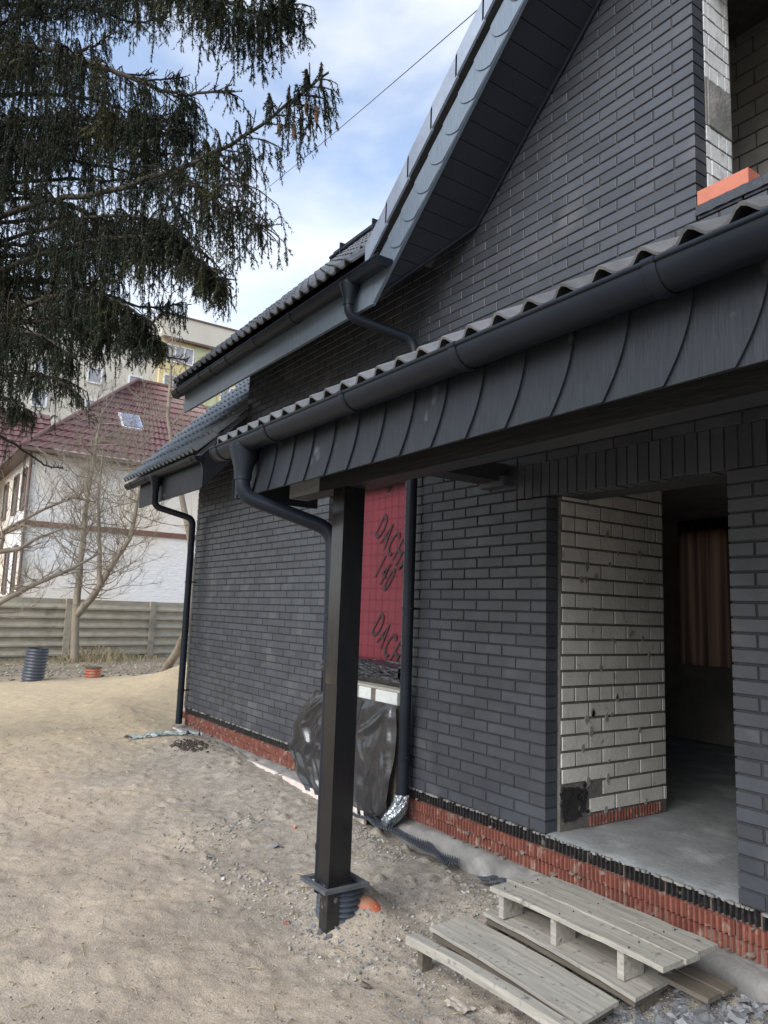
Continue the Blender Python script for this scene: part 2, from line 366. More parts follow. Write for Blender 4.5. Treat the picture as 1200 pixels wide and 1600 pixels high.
ZZ = ground_h(XX, YY)
# the ground stays under the house
inside = (XX > -6.5) & (YY > -.05)
ZZ = np.where(inside, np.minimum(ZZ, -.42), ZZ)
nx, ny = len(gx), len(gy)
me = bpy.data.meshes.new('ground')
V = np.stack([XX, YY, ZZ], -1).reshape(-1, 3)
ii, jj = np.meshgrid(np.arange(nx - 1), np.arange(ny - 1), indexing='ij')
a = (ii * ny + jj).ravel(); F = np.stack([a, a + ny, a + ny + 1, a + 1], 1)
def np_mesh(me, V, F, smooth=False):
    k = F.shape[1]
    me.vertices.add(len(V)); me.vertices.foreach_set('co', V.astype(np.float32).ravel())
    me.loops.add(F.size); me.loops.foreach_set('vertex_index', F.astype(np.int32).ravel())
    me.polygons.add(len(F)); me.polygons.foreach_set('loop_start', np.arange(0, F.size, k, dtype=np.int32))
    me.polygons.foreach_set('loop_total', np.full(len(F), k, dtype=np.int32))
    me.polygons.foreach_set('use_smooth', np.full(len(F), smooth))
    me.update(calc_edges=True)
np_mesh(me, V, F, True)
ground = link('ground', me, 'ground', kind='structure')

# ------------------------------------------------------------------ HOUSE
CH, BL, MJ = .075, .265, .012
house = empty('brick_house', 'unfinished house of anthracite brick with black gutters, dark tiled roofs and an open doorway', 'house')
GS = .905                                   # slope of the cross gable roof
def wall_top(x):
    if x < -4.88: return 3.22
    if x > 2.8: return min(5.6 + (2.8 - x) * GS + 2.0, 99)
    return max(4.27, GS * x + 4.93)
def wall_top2(x):
    if x < -4.88: return 3.22
    xx = x if x < 2.8 else 5.6 - x
    return max(4.27, GS * xx + 4.93)
OPEN = [(0.0, 1.233, -9, 2.1), (-.272, 1.56, 2.1, 2.335), (-2.80, -1.556, -9, 2.42), (1.1, 2.35, 3.561, 5.30)]
def spans(z0, z1, row):
    """free intervals of the row between openings, each with its bond origin"""
    if z1 < 3.24: xs = [(-6.335, 5.4)]
    else: xs = [(-4.885, 5.4)]
    for (a, b, c, d) in OPEN:
        if z1 > c + .04 and z0 < d - .02:
            nx_ = []
            for (p, q) in xs:
                if b <= p or a >= q: nx_.append((p, q)); continue
                if a > p: nx_.append((p, a))
                if b < q: nx_.append((b, q))
            xs = nx_
    return xs
bricks = []
row = 0; z = 0.0
while z < 7.4:
    z0, z1 = z + .0055, z + CH - .0055
    for (p, q) in spans(z0, z1, row):
        if p > 1.2 and z1 < 2.1: org = 1.233
        elif z > 3.35: org = 1.1
        elif q < -2.7: org = -2.80
        else: org = 0.0
        # joints at org + (n or n+.5)*BL
        ph = org + (BL * .5 if row % 2 == 0 else 0)
        k = math.floor((p - ph) / BL)
        x = ph + k * BL
        while x < q:
            a_, b_ = max(x, p), min(x + BL, q)
            if b_ - a_ > .035:
                xa = a_ + (MJ / 2 if a_ > p + 1e-6 else 0); xb = b_ - (MJ / 2 if b_ < q - 1e-6 else 0)
                if z0 > 4.2 or z1 < wall_top2((xa + xb) / 2) - .02:
                    if max(wall_top2(xa), wall_top2(xb)) > z0 + .01 and min(wall_top2(xa), wall_top2(xb)) > z1 - .26:
                        wdt = round(xb - xa, 4)
                        dep = .112
                        v, f = chamfer_box(-wdt / 2, wdt / 2, 0, dep, -(z1 - z0) / 2, (z1 - z0) / 2)
                        if 3.52 < z0 < 3.55 and p > 1.05 and q < 2.4: continue
                        bricks.append((('b', wdt), v, f, ((xa + xb) / 2, rnd.uniform(-.0015, .0015), (z0 + z1) / 2)))
            x += BL
    z += CH; row += 1
wall_p = bpy.data.objects.new('wall', None)
# mortar backing as boxes round the openings, 8 mm behind the brick faces
mb = MB()
def bk(x0, x1, z0, z1, y1=.36): mb.box(x0, x1, .008, y1, z0, z1)
e = .006
bk(-6.335 + e, -2.80 - e, -.002, 2.42); bk(-2.80 - e - .0005, -1.556 + e, 2.42 + .002, 2.949)
bk(-6.335 + e, -4.886, 2.421, 3.215); bk(-4.885 + e, -2.80 - e - .001, 2.4215, 3.35)
bk(-1.556 + e, 0 - e, -.002, 2.1); bk(-1.556 + e + .001, -.272 - e, 2.101, 2.335); bk(-1.555 + e, 5.4, 2.336, 3.35)
bk(-2.795, -1.551, 2.95, 3.349)
bk(1.233 + e, 5.4, -.002, 2.1); bk(1.56 + e, 5.4, 2.101, 2.335); bk(-.272 - e + .001, 1.56 + e - .001, 2.108, 2.334)
bk(-4.885 + e, 1.1 - e, 3.351, 4.27)
bk(1.1 - e + .0005, 2.35 + e, 3.3515, 3.52)
bk(2.351 + e, 5.4, 3.3512, 4.27)
mb.prism([(-.73, 4.271), (1.1 - e, 4.271), (1.1 - e, GS * 1.1 + 4.93)], 'y', .008, .36)
mb.prism([(1.1 - e + .001, 5.31), (2.35, 5.31), (2.35, GS * 2.35 + 4.93), (1.1 - e + .001, GS * 1.1 + 4.93)], 'y', .008, .36)
mb.prism([(2.351, 4.271), (5.4, 4.271), (5.4, GS * .2 + 4.93), (2.8, GS * 2.8 + 4.93), (2.351, GS * 2.351 + 4.93)], 'y', .008, .36)
wall_o = obj('wall', mb, 'mortar', house, label='front brick wall with recessed grey joints')
pieces('brick', bricks, 'brick', wall_o, 300, 'brickwork')
# soldier course over the doorway
sol = []
x = -.272 + .0375
while x < 1.56:
    v, f = chamfer_box(-.0325, .0325, 0, .112, -.113, .113)
    sol.append(('s', v, f, (x, rnd.uniform(-.004, .001), 2.217 + rnd.uniform(-.003, .003)))); x += .0747
pieces('soldier_brick', sol, 'brick', wall_o, 300)
# lintel underside and side walls of the building (closing it)
mb = MB()
mb.box(-6.33, -6.03, .361, 7.5, -.42, 2.94)
mb.box(-4.88, -4.6, .362, 7.5, 2.6, 4.26)
mb.box(5.1, 5.4, .361, 7.5, -.42, 4.26)
mb.box(-6.33, -1.85, 4.3, 4.5, -.42, 4.25); mb.box(-1.85, -.85, 4.3, 4.5, -.42, .85); mb.box(-1.85, -.85, 4.3, 4.5, 2.35, 4.25); mb.box(-.85, 5.099, 4.3, 4.5, -.42, 4.25)
mb.box(-6.02, 5.09, .3605, 4.299, 2.62, 2.78)          # intermediate ceiling
mb.box(2.6, 2.8, .365, 4.299, .0, 2.61)                # inner side wall
mb.box(-3.5, -3.3, .3655, 4.299, .0, 2.61)
obj('inner_wall', mb, 'interior', house, label='unlit inner walls and ceiling of grey block')
mb = MB(); mb.box(1.24, 1.34, .008, .36, 2.04, 2.11)
# floor slab with an uneven front edge
vs = []; fs = []
nxs = 90
for i in range(nxs + 1):
    x = -.02 + 1.3 * i / nxs
    ye = .004 + rnd.uniform(-.006, .008)
    for (yy, zz) in ((ye, -.006 - rnd.uniform(0, .008)), (.03, .001 + rnd.uniform(-.003, .003)), (.09, .004), (.30, .003), (.36, 0)):
        vs.append((x, yy, zz + rnd.uniform(-.0015, .0015)))
for i in range(nxs):
    for j in range(4): fs.append((i * 5 + j, (i + 1) * 5 + j, (i + 1) * 5 + j + 1, i * 5 + j + 1))
mb = MB(); mb.add(vs, fs, True); mb.box(-.02, 1.28, .035, .36, -.07, -.012)
thr = obj('threshold', mb, 'slab', house, label='dusty concrete threshold of the open doorway')
mb = MB(); mb.box(-3.3, 2.6, .361, 4.3, -.2, -.001)
obj('floor_slab', mb, 'slab', house)
# white silicate wall inside the doorway, built course by course
mb = MB(); mb.box(-.10, .022, .1125, 1.20, .0, 2.61)
sil = obj('white_wall', mb, 'silmortar', house, label='white silicate brick return wall inside the doorway')
wb = []
def face_x_box(w_, h_, dpt, c=.0014):
    """brick whose visible face looks to +X; local origin at centre of the face"""
    v, f = chamfer_box(-w_ / 2, w_ / 2, 0, dpt, -h_ / 2, h_ / 2, c)
    return [(-p[1], p[0], p[2]) for p in v], f
zc = .085; rw = 0
while zc < 2.58:
    y = .118 - (.13 if rw % 2 else 0)
    short = (rw in (7, 18))
    while y < 1.195:
        wd = .125 if short else .26
        a_, b_ = max(y, .108), min(y + wd, 1.20)
        hole = (zc < .27 and a_ < .33)
        if b_ - a_ > .03 and not hole:
            ww = round(b_ - a_ - .017, 3)
            v, f = face_x_box(ww, .083 if rw != 7 else .081, .06)
            wb.append((('w', ww, rw == 7), v, f, (.03 + rnd.uniform(-.002, .002), (a_ + b_) / 2, zc + .047)))
        y += wd
    zc += .1; rw += 1
pieces('white_brick', wb, 'silicate', sil, 300)
mb = MB(); ring_ = []
for k in range(40):
    a_ = 2 * math.pi * k / 40; q = 1 + rnd.uniform(-.10, .10) + .12 * math.sin(3 * a_ + 1)
    ring_.append((max(.108, .222 + .115 * q * math.copysign(abs(math.cos(a_)) ** .6, math.cos(a_))), .168 + .095 * q * math.copysign(abs(math.sin(a_)) ** .6, math.sin(a_))))
mb.prism(ring_, 'x', .020, .0335)
for k in range(26):
    yy = rnd.uniform(.13, .36); zz = rnd.uniform(.07, .27); s_ = rnd.uniform(.006, .022); x_ = .034 + rnd.uniform(0, .004)
    mb.prism([(yy + math.cos(j) * s_ * rnd.uniform(.6, 1.2), zz + math.sin(j) * s_ * rnd.uniform(.6, 1.3)) for j in (0, 1, 2.1, 3.2, 4.2, 5.3)], 'x', .030, x_)
obj('tarred_patch', mb, 'tar', sil)
mb = MB()
MT['stain'] = mat('mortar_stain', (.27, .26, .23), (.17, .16, .14), rough=.95, scale=30)
for k in range(34):
    yy = rnd.choice((.33, .36, .55, .62, .95)) + rnd.uniform(-.07, .07); zz = .085 + .1 * rnd.randint(0, 19) + rnd.uniform(-.02, .02); s_ = rnd.uniform(.010, .030)
    mb.prism([(yy + math.cos(j) * s_ * rnd.uniform(.4, 1.0), zz + math.sin(j) * s_ * rnd.uniform(.5, 1.7)) for j in (0, .7, 1.4, 2.1, 2.8, 3.5, 4.2, 4.9, 5.6)], 'x', .026, .0335)
o = obj('mortar_smears', mb, 'stain', sil); o['kind'] = 'stuff'
# red ribbed clay bricks: under the white wall and three courses under the facade
def ribbed(n, w_, h_, axis_='y'):
    mbx = MB(); p = w_ / n
    for i in range(n):
        x0 = -w_ / 2 + i * p + p * .16; x1 = -w_ / 2 + (i + 1) * p - p * .16
        v = [(x0, .020, -h_ / 2), (x0 + p * .18, 0, -h_ / 2), (x1 - p * .18, 0, -h_ / 2), (x1, .020, -h_ / 2)]
        v += [(q[0], q[1], h_ / 2) for q in v]
        mbx.add(v, [(0, 1, 5, 4), (1, 2, 6, 5), (2, 3, 7, 6), (0, 3, 2, 1), (4, 5, 6, 7)])
    mbx.box(-w_ / 2, w_ / 2, .0198, .06, -h_ / 2, h_ / 2)
    return mbx
rb = ribbed(8, .245, .070)
clay = []; tar = []
for rwi, zc in enumerate((-.042, -.121, -.199)):
    for (a0, a1) in ((-6.32, 2.3),):
        x = a0 - (.125 if rwi % 2 else 0)
        while x < a1:
            if not (x > a1 - .1):
                it = (('r',), rb.v, rb.f, (x + .1275, (.002, -.006, .006)[rwi] + rnd.uniform(0, .006), zc + rnd.uniform(-.002, .002)))
                (tar if rwi == 0 else clay).append(it)
            x += .255
mb = MB(); mb.box(-6.33, 2.6, .027, .36, -.45, -.008); mb.box(2.6005, 5.4, .004, .36, -.45, -.008)
base = obj('clay_plinth', mb, 'claymortar', house, label='plinth of red ribbed clay bricks under the facade')
pieces('ribbed_clay_brick', clay, 'redclay', base, 300)
pieces('tarred_clay_brick', tar, 'tar', base, 300)
inner = [(('r',), [(-v[1], v[0], v[2]) for v in rb.v], rb.f, (.032, .118 + .255 * i + .128, .040)) for i in range(1, 4)]
pieces('ribbed_clay_brick', inner, 'redclay', sil, 300)
mb = MB()
for k in range(110):
    x = rnd.uniform(-6.2, 2.0); zz = rnd.choice((-.081, -.16, -.20, -.235)) + rnd.uniform(-.012, .012); s_ = rnd.uniform(.006, .020)
    mb.prism([(x + math.cos(j) * s_ * rnd.uniform(.7, 1.5), zz + math.sin(j) * s_ * rnd.uniform(.3, .9)) for j in (0, .9, 1.8, 2.7, 3.6, 4.5, 5.4)], 'y', -.0045 + rnd.uniform(-.002, .004), .02)
o = obj('mortar_smears', mb, 'claymortar', base); o['kind'] = 'stuff'
# crumbs of mortar along the top of the plinth
mb = MB()
for k in range(420):
    x = rnd.uniform(-6.3, 2.2); s_ = rnd.uniform(.002, .008)
    mb.box(x - s_ * 1.6, x + s_ * 1.6, -.004 - s_ * .6, .012, -.006 - s_, -.004 + s_ * rnd.uniform(.3, 1.2))
o = obj('mortar_crumbs', mb, 'concrete', base); o['kind'] = 'stuff'
# concrete footing with a ledge
vs = []; fs = []; nfx = 220
for i in range(nfx + 1):
    x = -6.4 + 9.0 * i / nfx
    r1 = fbm(x, 0, 31, 4, 3.0) * .05
    fr = -.085 + r1 + (-.03 if x < -2.7 else 0)
    for (yy, zz) in ((fr - .01, -.46), (fr, -.285 + float(r1) * .3), (fr + .03, -.262), (-.03, -.252 + float(r1) * .15), (.02, -.246), (.1, -.245)):
        vs.append((x, float(yy), float(zz) + rnd.uniform(-.002, .002)))
for i in range(nfx):
    for j in range(5): fs.append((i * 6 + j, (i + 1) * 6 + j, (i + 1) * 6 + j + 1, i * 6 + j + 1))
mb = MB(); mb.add(vs, fs, True)
obj('footing', mb, 'concrete', house, label='rough concrete footing ledge below the plinth')
# insulation edge along the far stretch
strips = []
x = -6.25
while x < -2.2:
    ln = rnd.uniform(.35, .6)
    ln = .5
    v, f = chamfer_box(-ln / 2 + .004, ln / 2 - .004, 0, .028, -.05, .05, .004, True)
    strips.append((('i',), v, f, (x + ln / 2, -.165 + rnd.uniform(-.012, .012) , -.300 + rnd.uniform(-.010, .006)))); x += ln
pieces('insulation_board', strips, 'pinkfoam', house, 300)

# upper window reveal: white silicate pillar, plaster patch, lintel, joists
mb = MB(); mb.box(1.0, 1.094, .361, .40, 3.36, 5.7); mb.box(1.0, 1.0935, .118, .3605, 3.36, 5.7)
pil = obj('white_pillar', mb, 'silmortar', house, label='white silicate brick pillar in the upper window opening')
up = []
zc = 3.56; rw = 0
while zc < 5.25:
    patch = 4.17 < zc + .05 < 4.47
    if patch: pass
    elif rw % 2: cuts = [.118, .165, .245, .325, .385]
    else: cuts = [.118, .160, .345, .385]
    if not patch:
        for a_, b_ in zip(cuts[:-1], cuts[1:]):
            ww = round(b_ - a_ - .008, 3); v, f = face_x_box(ww, .090, .05)
            up.append((('u', ww), v, f, (1.10 + rnd.uniform(-.002, .002), (a_ + b_) / 2, zc + .05)))
    zc += .1; rw += 1
pieces('white_brick', up, 'silicate_up', pil, 300)
mb = MB(); v, f = face_x_box(.245, .30, .05, .006); mb.add([(p[0] + 1.105, p[1] + .262, p[2] + 4.31) for p in v], f)
mb.box(1.05, 1.102, .119, .138, 4.16, 4.46)
obj('plaster_patch', mb, 'concrete', pil)
mb = MB(); mb.box(.9, 2.55, .12, .40, 5.12, 5.32)
obj('lintel', mb, 'silicate_up', house, label='pale lintel above the upper window opening')
for k in range(4):
    mb = MB(); mb.box(1.15 + k * .62, 1.30 + k * .62, .42, 1.29, 5.36, 5.56)
    obj('ceiling_joist', mb, 'wooddark', house)
# upper room: back wall of blocks
mb = MB(); mb.box(-.5, 5.0, 1.306, 1.5, 2.8, 6.6); mb.box(-.7, -.52, .37, 1.5, 2.8, 6.6); mb.box(-.5, 5.0, .401, 1.304, 5.62, 5.7)
mb.box(4.8, 5.0, .402, 1.303, 2.8, 5.61)
urw = obj('upper_room_wall', mb, 'silmortar', house, label='dim block wall of the upper room')
ub = []
zc = 3.3; rw = 0
while zc < 5.6:
    x = -.4 + (.13 if rw % 2 else 0)
    while x < 4.4:
        v, f = chamfer_box(-.124, .124, 0, .02, -.056, .056); ub.append((('k',), v, f, (x + .13, 1.292 + rnd.uniform(-.002, .002), zc + .062))); x += .26
    zc += .125; rw += 1
pieces('block', ub, 'interior', urw, 300)

# ---- fascia, soffit, gutters
def gutter(name, x0, x1, yc, zl, r, joints, caps=True, label=None):
    """half round gutter along X; zl = height of the rim"""
    g = MB(); seg = 14
    def ring(x, rr, zoff=0):
        return [(x, yc - math.cos(math.pi * k / seg) * rr, zl - math.sin(math.pi * k / seg) * rr + zoff) for k in range(seg + 1)]
    n = 40
    A = []; B = []
    for i in range(n + 1):
        x = x0 + (x1 - x0) * i / n; A += ring(x, r); B += ring(x, r - .004)
    m_ = seg + 1
    f1 = [(i * m_ + k, (i + 1) * m_ + k, (i + 1) * m_ + k + 1, i * m_ + k + 1) for i in range(n) for k in range(seg)]
    g.add(A, f1, True); g.add(B, [t[::-1] for t in f1], True)
    g.tube([(x0, yc - r, zl), (x1, yc - r, zl)], .0085, 8)      # rolled front rim
    if caps:
        for x in (x0, x1):
            rr = ring(x, r + .003); rr2 = ring(x + (.012 if x == x1 else -.012), r + .003)
            g.add(rr + rr2, [tuple(range(m_)), tuple(range(2 * m_ - 1, m_ - 1, -1))] + [(k, m_ + k, m_ + k + 1, k + 1) for k in range(seg)])
    go = obj(name, g, 'blackmetal', house, label=label)
    for xj in joints:
        b = MB(); hw = .022
        A = ring(xj - hw, r + .004) + ring(xj - hw * .6, r + .007) + ring(xj + hw * .6, r + .007) + ring(xj + hw, r + .004)
        b.add(A, [(i * m_ + k, (i + 1) * m_ + k, (i + 1) * m_ + k + 1, i * m_ + k + 1) for i in range(3) for k in range(seg)], True)
        b.tube([(xj - hw, yc - r, zl), (xj + hw, yc - r, zl)], .0125, 8)
        obj('gutter_joint', b, 'blackmetal', go)
    return go
def downpipe(funnel, pts, r, clamps, label, bend=.09):
    """funnel: (x,y,ztop,zbot) ; pts polyline rounded at corners"""
    b = MB()
    P = [Vector(p) for p in pts]; path = [P[0]]
    for i in range(1, len(P) - 1):
        d1 = (P[i - 1] - P[i]).normalized(); d2 = (P[i + 1] - P[i]).normalized()
        t_ = min(bend, (P[i - 1] - P[i]).length * .45, (P[i + 1] - P[i]).length * .45)
        for s_ in np.linspace(0, 1, 7):
            a_ = P[i] + d1 * t_; c_ = P[i] + d2 * t_
            path.append(a_ * (1 - s_) ** 2 + P[i] * 2 * s_ * (1 - s_) + c_ * s_ ** 2)
    path.append(P[-1])
    b.tube(path, r, 16)
    dp = obj('downpipe', b, 'blackmetal', house, label=label)
    if funnel:
        x, y, zt, zb = funnel; b = MB()
        b.tube([(x, y, zt), (x, y, zt - .03), (x, y, zb), (x, y, zb - .05)], [r * 2.1, r * 2.05, r * 1.18, r * 1.15], 16)
        obj('funnel', b, 'blackmetal', dp)
    for (x, y, z) in clamps:
        b = MB(); b.tube([(x, y, z - .012), (x, y, z + .012)], r + .005, 16)
        b.box(x - .008, x + .008, y + r, y + r + .06, z - .008, z + .008)
        b.tube([(x + r + .002, y - .012, z), (x + r + .022, y - .012, z)], .007, 6)
        obj('clamp', b, 'blackmetal', dp)
    return dp
# porch roof
PY, PZ = -1.76, 2.325
gutter('gutter', -1.20, 5.2, PY, PZ, .075, (-1.12, -.42, .42, 1.225, 2.088, 3.0), label='long half-round gutter along the porch eave')
# curved-seam fascia panels of the porch
def fascia_panel(x0, pitch, zb, zt, y, sweep, th):
    """panel from seam at x0 to the next seam, right edge curved, slightly overlapping the next"""
    n = 8; L_ = []; R_ = []
    for i in range(n + 1):
        t_ = i / n; z = zt + (zb - zt) * t_; dx = -sweep * t_ ** 1.9
        L_.append((x0 + dx - .012, z)); R_.append((x0 + pitch + dx, z))
    vs = [(p[0], y + .004, p[1]) for p in L_] + [(p[0], y - th, p[1]) for p in R_] + [(p[0], y + .006, p[1]) for p in R_]
    m_ = n + 1
    fs = [(i, i + 1, m_ + i + 1, m_ + i) for i in range(n)] + [(m_ + i, m_ + i + 1, 2 * m_ + i + 1, 2 * m_ + i) for i in range(n)]
    return vs, fs
mb = MB(); mb.box(-1.148, 5.2, -1.672, -1.652, 2.012, 2.30)
fb = obj('fascia_board', mb, 'beam', house, label='porch fascia board clad in grained panels with curved seams')
x = .794 - .2225 * 9
fpm = []
pv = fascia_panel(0, .2225, 2.008, 2.298, 0, .105, .007)
for k in range(29):
    xs0 = x + k * .2225
    if xs0 - .12 < -1.15:
        vs, fs = fascia_panel(0, .2225, 2.008, 2.298, 0, .105, .007)
        vs = [(max(v[0], -1.152 - xs0), v[1], v[2]) for v in vs]
        fpm.append((('e', k), vs, fs, (xs0, -1.676, 0)))
    else: fpm.append((('p',), pv[0], pv[1], (xs0, -1.676, 0)))
pieces('fascia_panel', fpm, 'fascia', fb, 300)
mb = MB(); mb.box(-1.153, -1.1490, -1.684, -1.05, 2.01, 2.30); mb.box(-1.15, 5.2, -1.682, -1.652, 2.3, 2.312)
obj('fascia_end', mb, 'fascia', fb)
# porch beam, tie beam, corbel, ceiling
mb = MB(); mb.box(-1.0, 5.2, -1.34, -1.20, 2.035, 2.20)
bm = obj('porch_beam', mb, 'beam', house, label='black beam carrying the porch roof')
mb = MB(); mb.box(-1.012, -1.0, -1.341, -1.199, 2.034, 2.201); mb.box(-1.004, -.62, -1.343, -1.3405, 2.0352, 2.1995)  # thin cap and sheet carrying painted sky light on the beam's left end
obj('beam_end_painted_light', mb, 'beam_end_painted_light', bm)
mb = MB(); mb.box(-.56, -.36, -1.199, .0, 2.235, 2.36)
obj('tie_beam', mb, 'beam', house)
mb = MB(); v, f = chamfer_box(-.56, -.315, -.085, .01, 2.200, 2.268, .003, True); mb.add(v, f)
obj('corbel_brick', mb, 'brick', house)
for k in range(9):
    xr = -.85 + k * .68
    mb = MB(); mb.prism([(-1.64, 2.245), (-.01, 3.19), (-.01, 3.31), (-1.64, 2.365)], 'x', xr, xr + .07)
    obj('rafter', mb, 'beam', house)
mb = MB(); mb.prism([(-1.66, 2.37), (-.002, 3.325), (-.002, 3.35), (-1.66, 2.395)], 'x', -1.10, 5.2)
obj('porch_ceiling', mb, 'soffit', house)
mb = MB(); mb.prism([(-1.66, 2.30), (-1.20, 2.30), (-1.0, 2.60), (-.002, 3.16), (-.002, 3.35), (-1.66, 2.39)], 'x', -1.149, -1.105)
obj('verge_board', mb, 'fascia', house)
# roof tiles
def wave_tile(w_, l_, slope_, amp=.022, waves=2, th=.016, nseg=20, lf=.030):
    """double wave tile, local X across, rises along +Y with the slope; origin at lower middle"""
    c_, s_ = math.cos(slope_), math.sin(slope_)
    prof = []
    for i in range(nseg + 1):
        t_ = i / nseg; ph = (t_ * waves) % 1.0
        h_ = amp * (.5 - .5 * math.cos(2 * math.pi * t_ * waves)) ** 2.0
        prof.append((-w_ / 2 + w_ * t_, h_ * 2))
    vs = []
    for (d, lift) in ((0, lf), (l_, 0)):
        for (x, h_) in prof: vs.append((x, d * c_ - (h_ + lift) * s_, d * s_ + (h_ + lift) * c_))
    for (x, h_) in prof: vs.append((x, 0 * c_ - (h_ + lf - th) * s_, (h_ + lf - th) * c_))
    n = nseg + 1
    fs = [(i, i + 1, n + i + 1, n + i) for i in range(nseg)] + [(2 * n + i, 2 * n + i + 1, i + 1, i) for i in range(nseg)]
    # side closures
    fs += [(0, n, 2 * n), (n - 1, 3 * n - 1, 2 * n - 1)]
    # underside
    fs += [(2 * n + i + 1, 2 * n + i, n + i, n + i + 1) for i in range(nseg)]
    return vs, fs
def tile_roof(x0, ncol, w_, y0, z0, slope_, nrow, gauge, key, mtl, keep=None, amp=.022, lf=.030, parent=None, nm='roof_tile'):
    vs, fs = wave_tile(w_, gauge + .05, slope_, amp, lf=lf, th=.011 if lf < .025 else .018)
    its = []
    for r_ in range(nrow):
        for c_ in range(ncol):
            x = x0 + (c_ + .5) * w_; y = y0 + r_ * gauge * math.cos(slope_); z = z0 + r_ * gauge * math.sin(slope_)
            if keep and not keep(x, y, z): continue
            its.append((key, vs, fs, (x + rnd.uniform(-.002, .002), y, z + rnd.uniform(-.002, .002))))
    return its
ps = math.atan(.567)
porch = tile_roof(-1.17, 21, .30, -1.80, 2.335, ps, 6, .345, 'porch', 'tile', amp=.019, lf=.020)
mb = MB(); mb.prism([(-1.72, 2.395), (-.004, 3.366), (-.004, 3.38), (-1.72, 2.409)], 'x', -1.16, 5.2)
pr = obj('porch_roof', mb, 'tile', house, label='low porch roof of dark double-wave tiles')
pieces('roof_tile', porch, 'tile', pr, 110)
mb = MB(); mb.prism([(-.16, 3.335), (-.155, 3.35), (-.012, 3.41), (-.012, 3.470), (-.002, 3.470), (-.002, 3.33)], 'x', -1.17, 5.2)
obj('flashing', mb, 'leadflash', pr)
mb = MB(); mb.box(-1.17, 5.2, -.016, -.0015, 3.450, 3.468)
obj('flashing_rail', mb, 'blackmetal', pr)
# main eave (upper left)
UY, UZ = -.625, 3.965
gutter('gutter', -5.66, -1.06, UY, UZ, .068, (-5.50, -4.75, -4.414, -3.975, -3.277, -2.494), label='upper half-round gutter along the main eave')
mb = MB(); mb.box(-5.56, -1.31, -.55, -.52, 3.705, 4.02)
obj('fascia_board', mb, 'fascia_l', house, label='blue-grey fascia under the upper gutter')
mb = MB(); mb.prism([(-.518, 3.715), (.005, 4.235), (.005, 4.26), (-.518, 3.74)], 'x', -5.555, -1.3)
obj('eave_soffit', mb, 'soffit', house)
ms = R(46.3)
def main_keep(x, y, z): return z > GS * x + 5.22
main = tile_roof(-5.62, 20, .30, -.66, 4.04, ms, 13, .345, 'main', 'tile', main_keep, lf=.042)
mb = MB(); mb.prism([(-.60, 4.05), (3.0, 7.80), (3.0, 7.77), (-.60, 4.02)], 'x', -5.6, -1.35)
mr_ = obj('main_roof', mb, 'tile', house, label='main roof slope of dark tiles above the upper gutter')
pieces('roof_tile', main, 'tile', mr_, 120)
# snow guard rail
mb = MB(); mb.tube([(-5.3, 1.30, 6.24), (-.6, 1.30, 6.24)], .026, 10); mb.tube([(-5.3, 1.36, 6.33), (-.6, 1.36, 6.33)], .020, 10)
for k in range(6):
    xx = -5.0 + k * .8; mb.box(xx - .012, xx + .012, 1.27, 1.40, 6.08, 6.34)
obj('snow_guard', mb, 'blackmetal', mr_)
# main roof left verge
mb = MB(); mb.prism([(-.64, 3.93), (3.0, 7.72), (3.0, 7.89), (-.66, 4.07)], 'x', -5.66, -5.61)
obj('verge_board', mb, 'fascia_l', mr_)
# cross gable: verge fascia, soffit boards, verge tiles, roof sheet
def gline(x, off): return GS * x + off
OB = 4.90
mb = MB()
mb.prism([(-1.33, gline(-1.33, OB)), (2.8, gline(2.8, OB)), (2.8, gline(2.8, OB + .30)), (-1.10, gline(-1.10, OB + .30)), (-1.33, 4.02)], 'y', -.548, -.52)
mb.prism([(2.801, gline(2.8, OB)), (6.9, gline(-1.3, OB)), (6.9, gline(-1.3, OB + .30)), (2.801, gline(2.8, OB + .30))], 'y', -.548, -.52)
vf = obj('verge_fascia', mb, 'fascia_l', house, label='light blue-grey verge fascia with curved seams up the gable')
sl = math.atan(GS)
vsl = []
for k in range(19):
    X0 = -1.12 + k * .160
    n = 8; Lp = []; Rp = []
    wdt = .30 * math.cos(sl)
    def P(u, v_): # u along slope, v_ perpendicular (down)
        return (X0 + u * math.cos(sl) + v_ * math.sin(sl), gline(X0, OB + .295) + u * math.sin(sl) - v_ * math.cos(sl))
    for i in range(n + 1):
        t_ = i / n; cv = -.05 * (1 - (2 * t_ - 1) ** 2) + .03 * t_
        Lp.append(P(cv, t_ * .212)); Rp.append(P(cv + .2213, t_ * .212))
    o0 = (X0, 0, gline(X0, OB + .295))
    vs = [(p[0] - o0[0], -.549, p[1] - o0[2]) for p in Rp] + [(p[0] - o0[0], -.557, p[1] - o0[2]) for p in Lp] + [(p[0] - o0[0], -.547, p[1] - o0[2]) for p in Lp]
    fs = [(i, i + 1, n + 1 + i + 1, n + 1 + i) for i in range(n)] + [(n + 1 + i, n + 2 + i, 2 * n + 3 + i, 2 * n + 2 + i) for i in range(n)]
    fs = [f_[::-1] for f_ in fs]
    vsl.append((('vp',), vs, fs, o0))
pieces('fascia_panel', vsl, 'fascia_l', vf, 60)
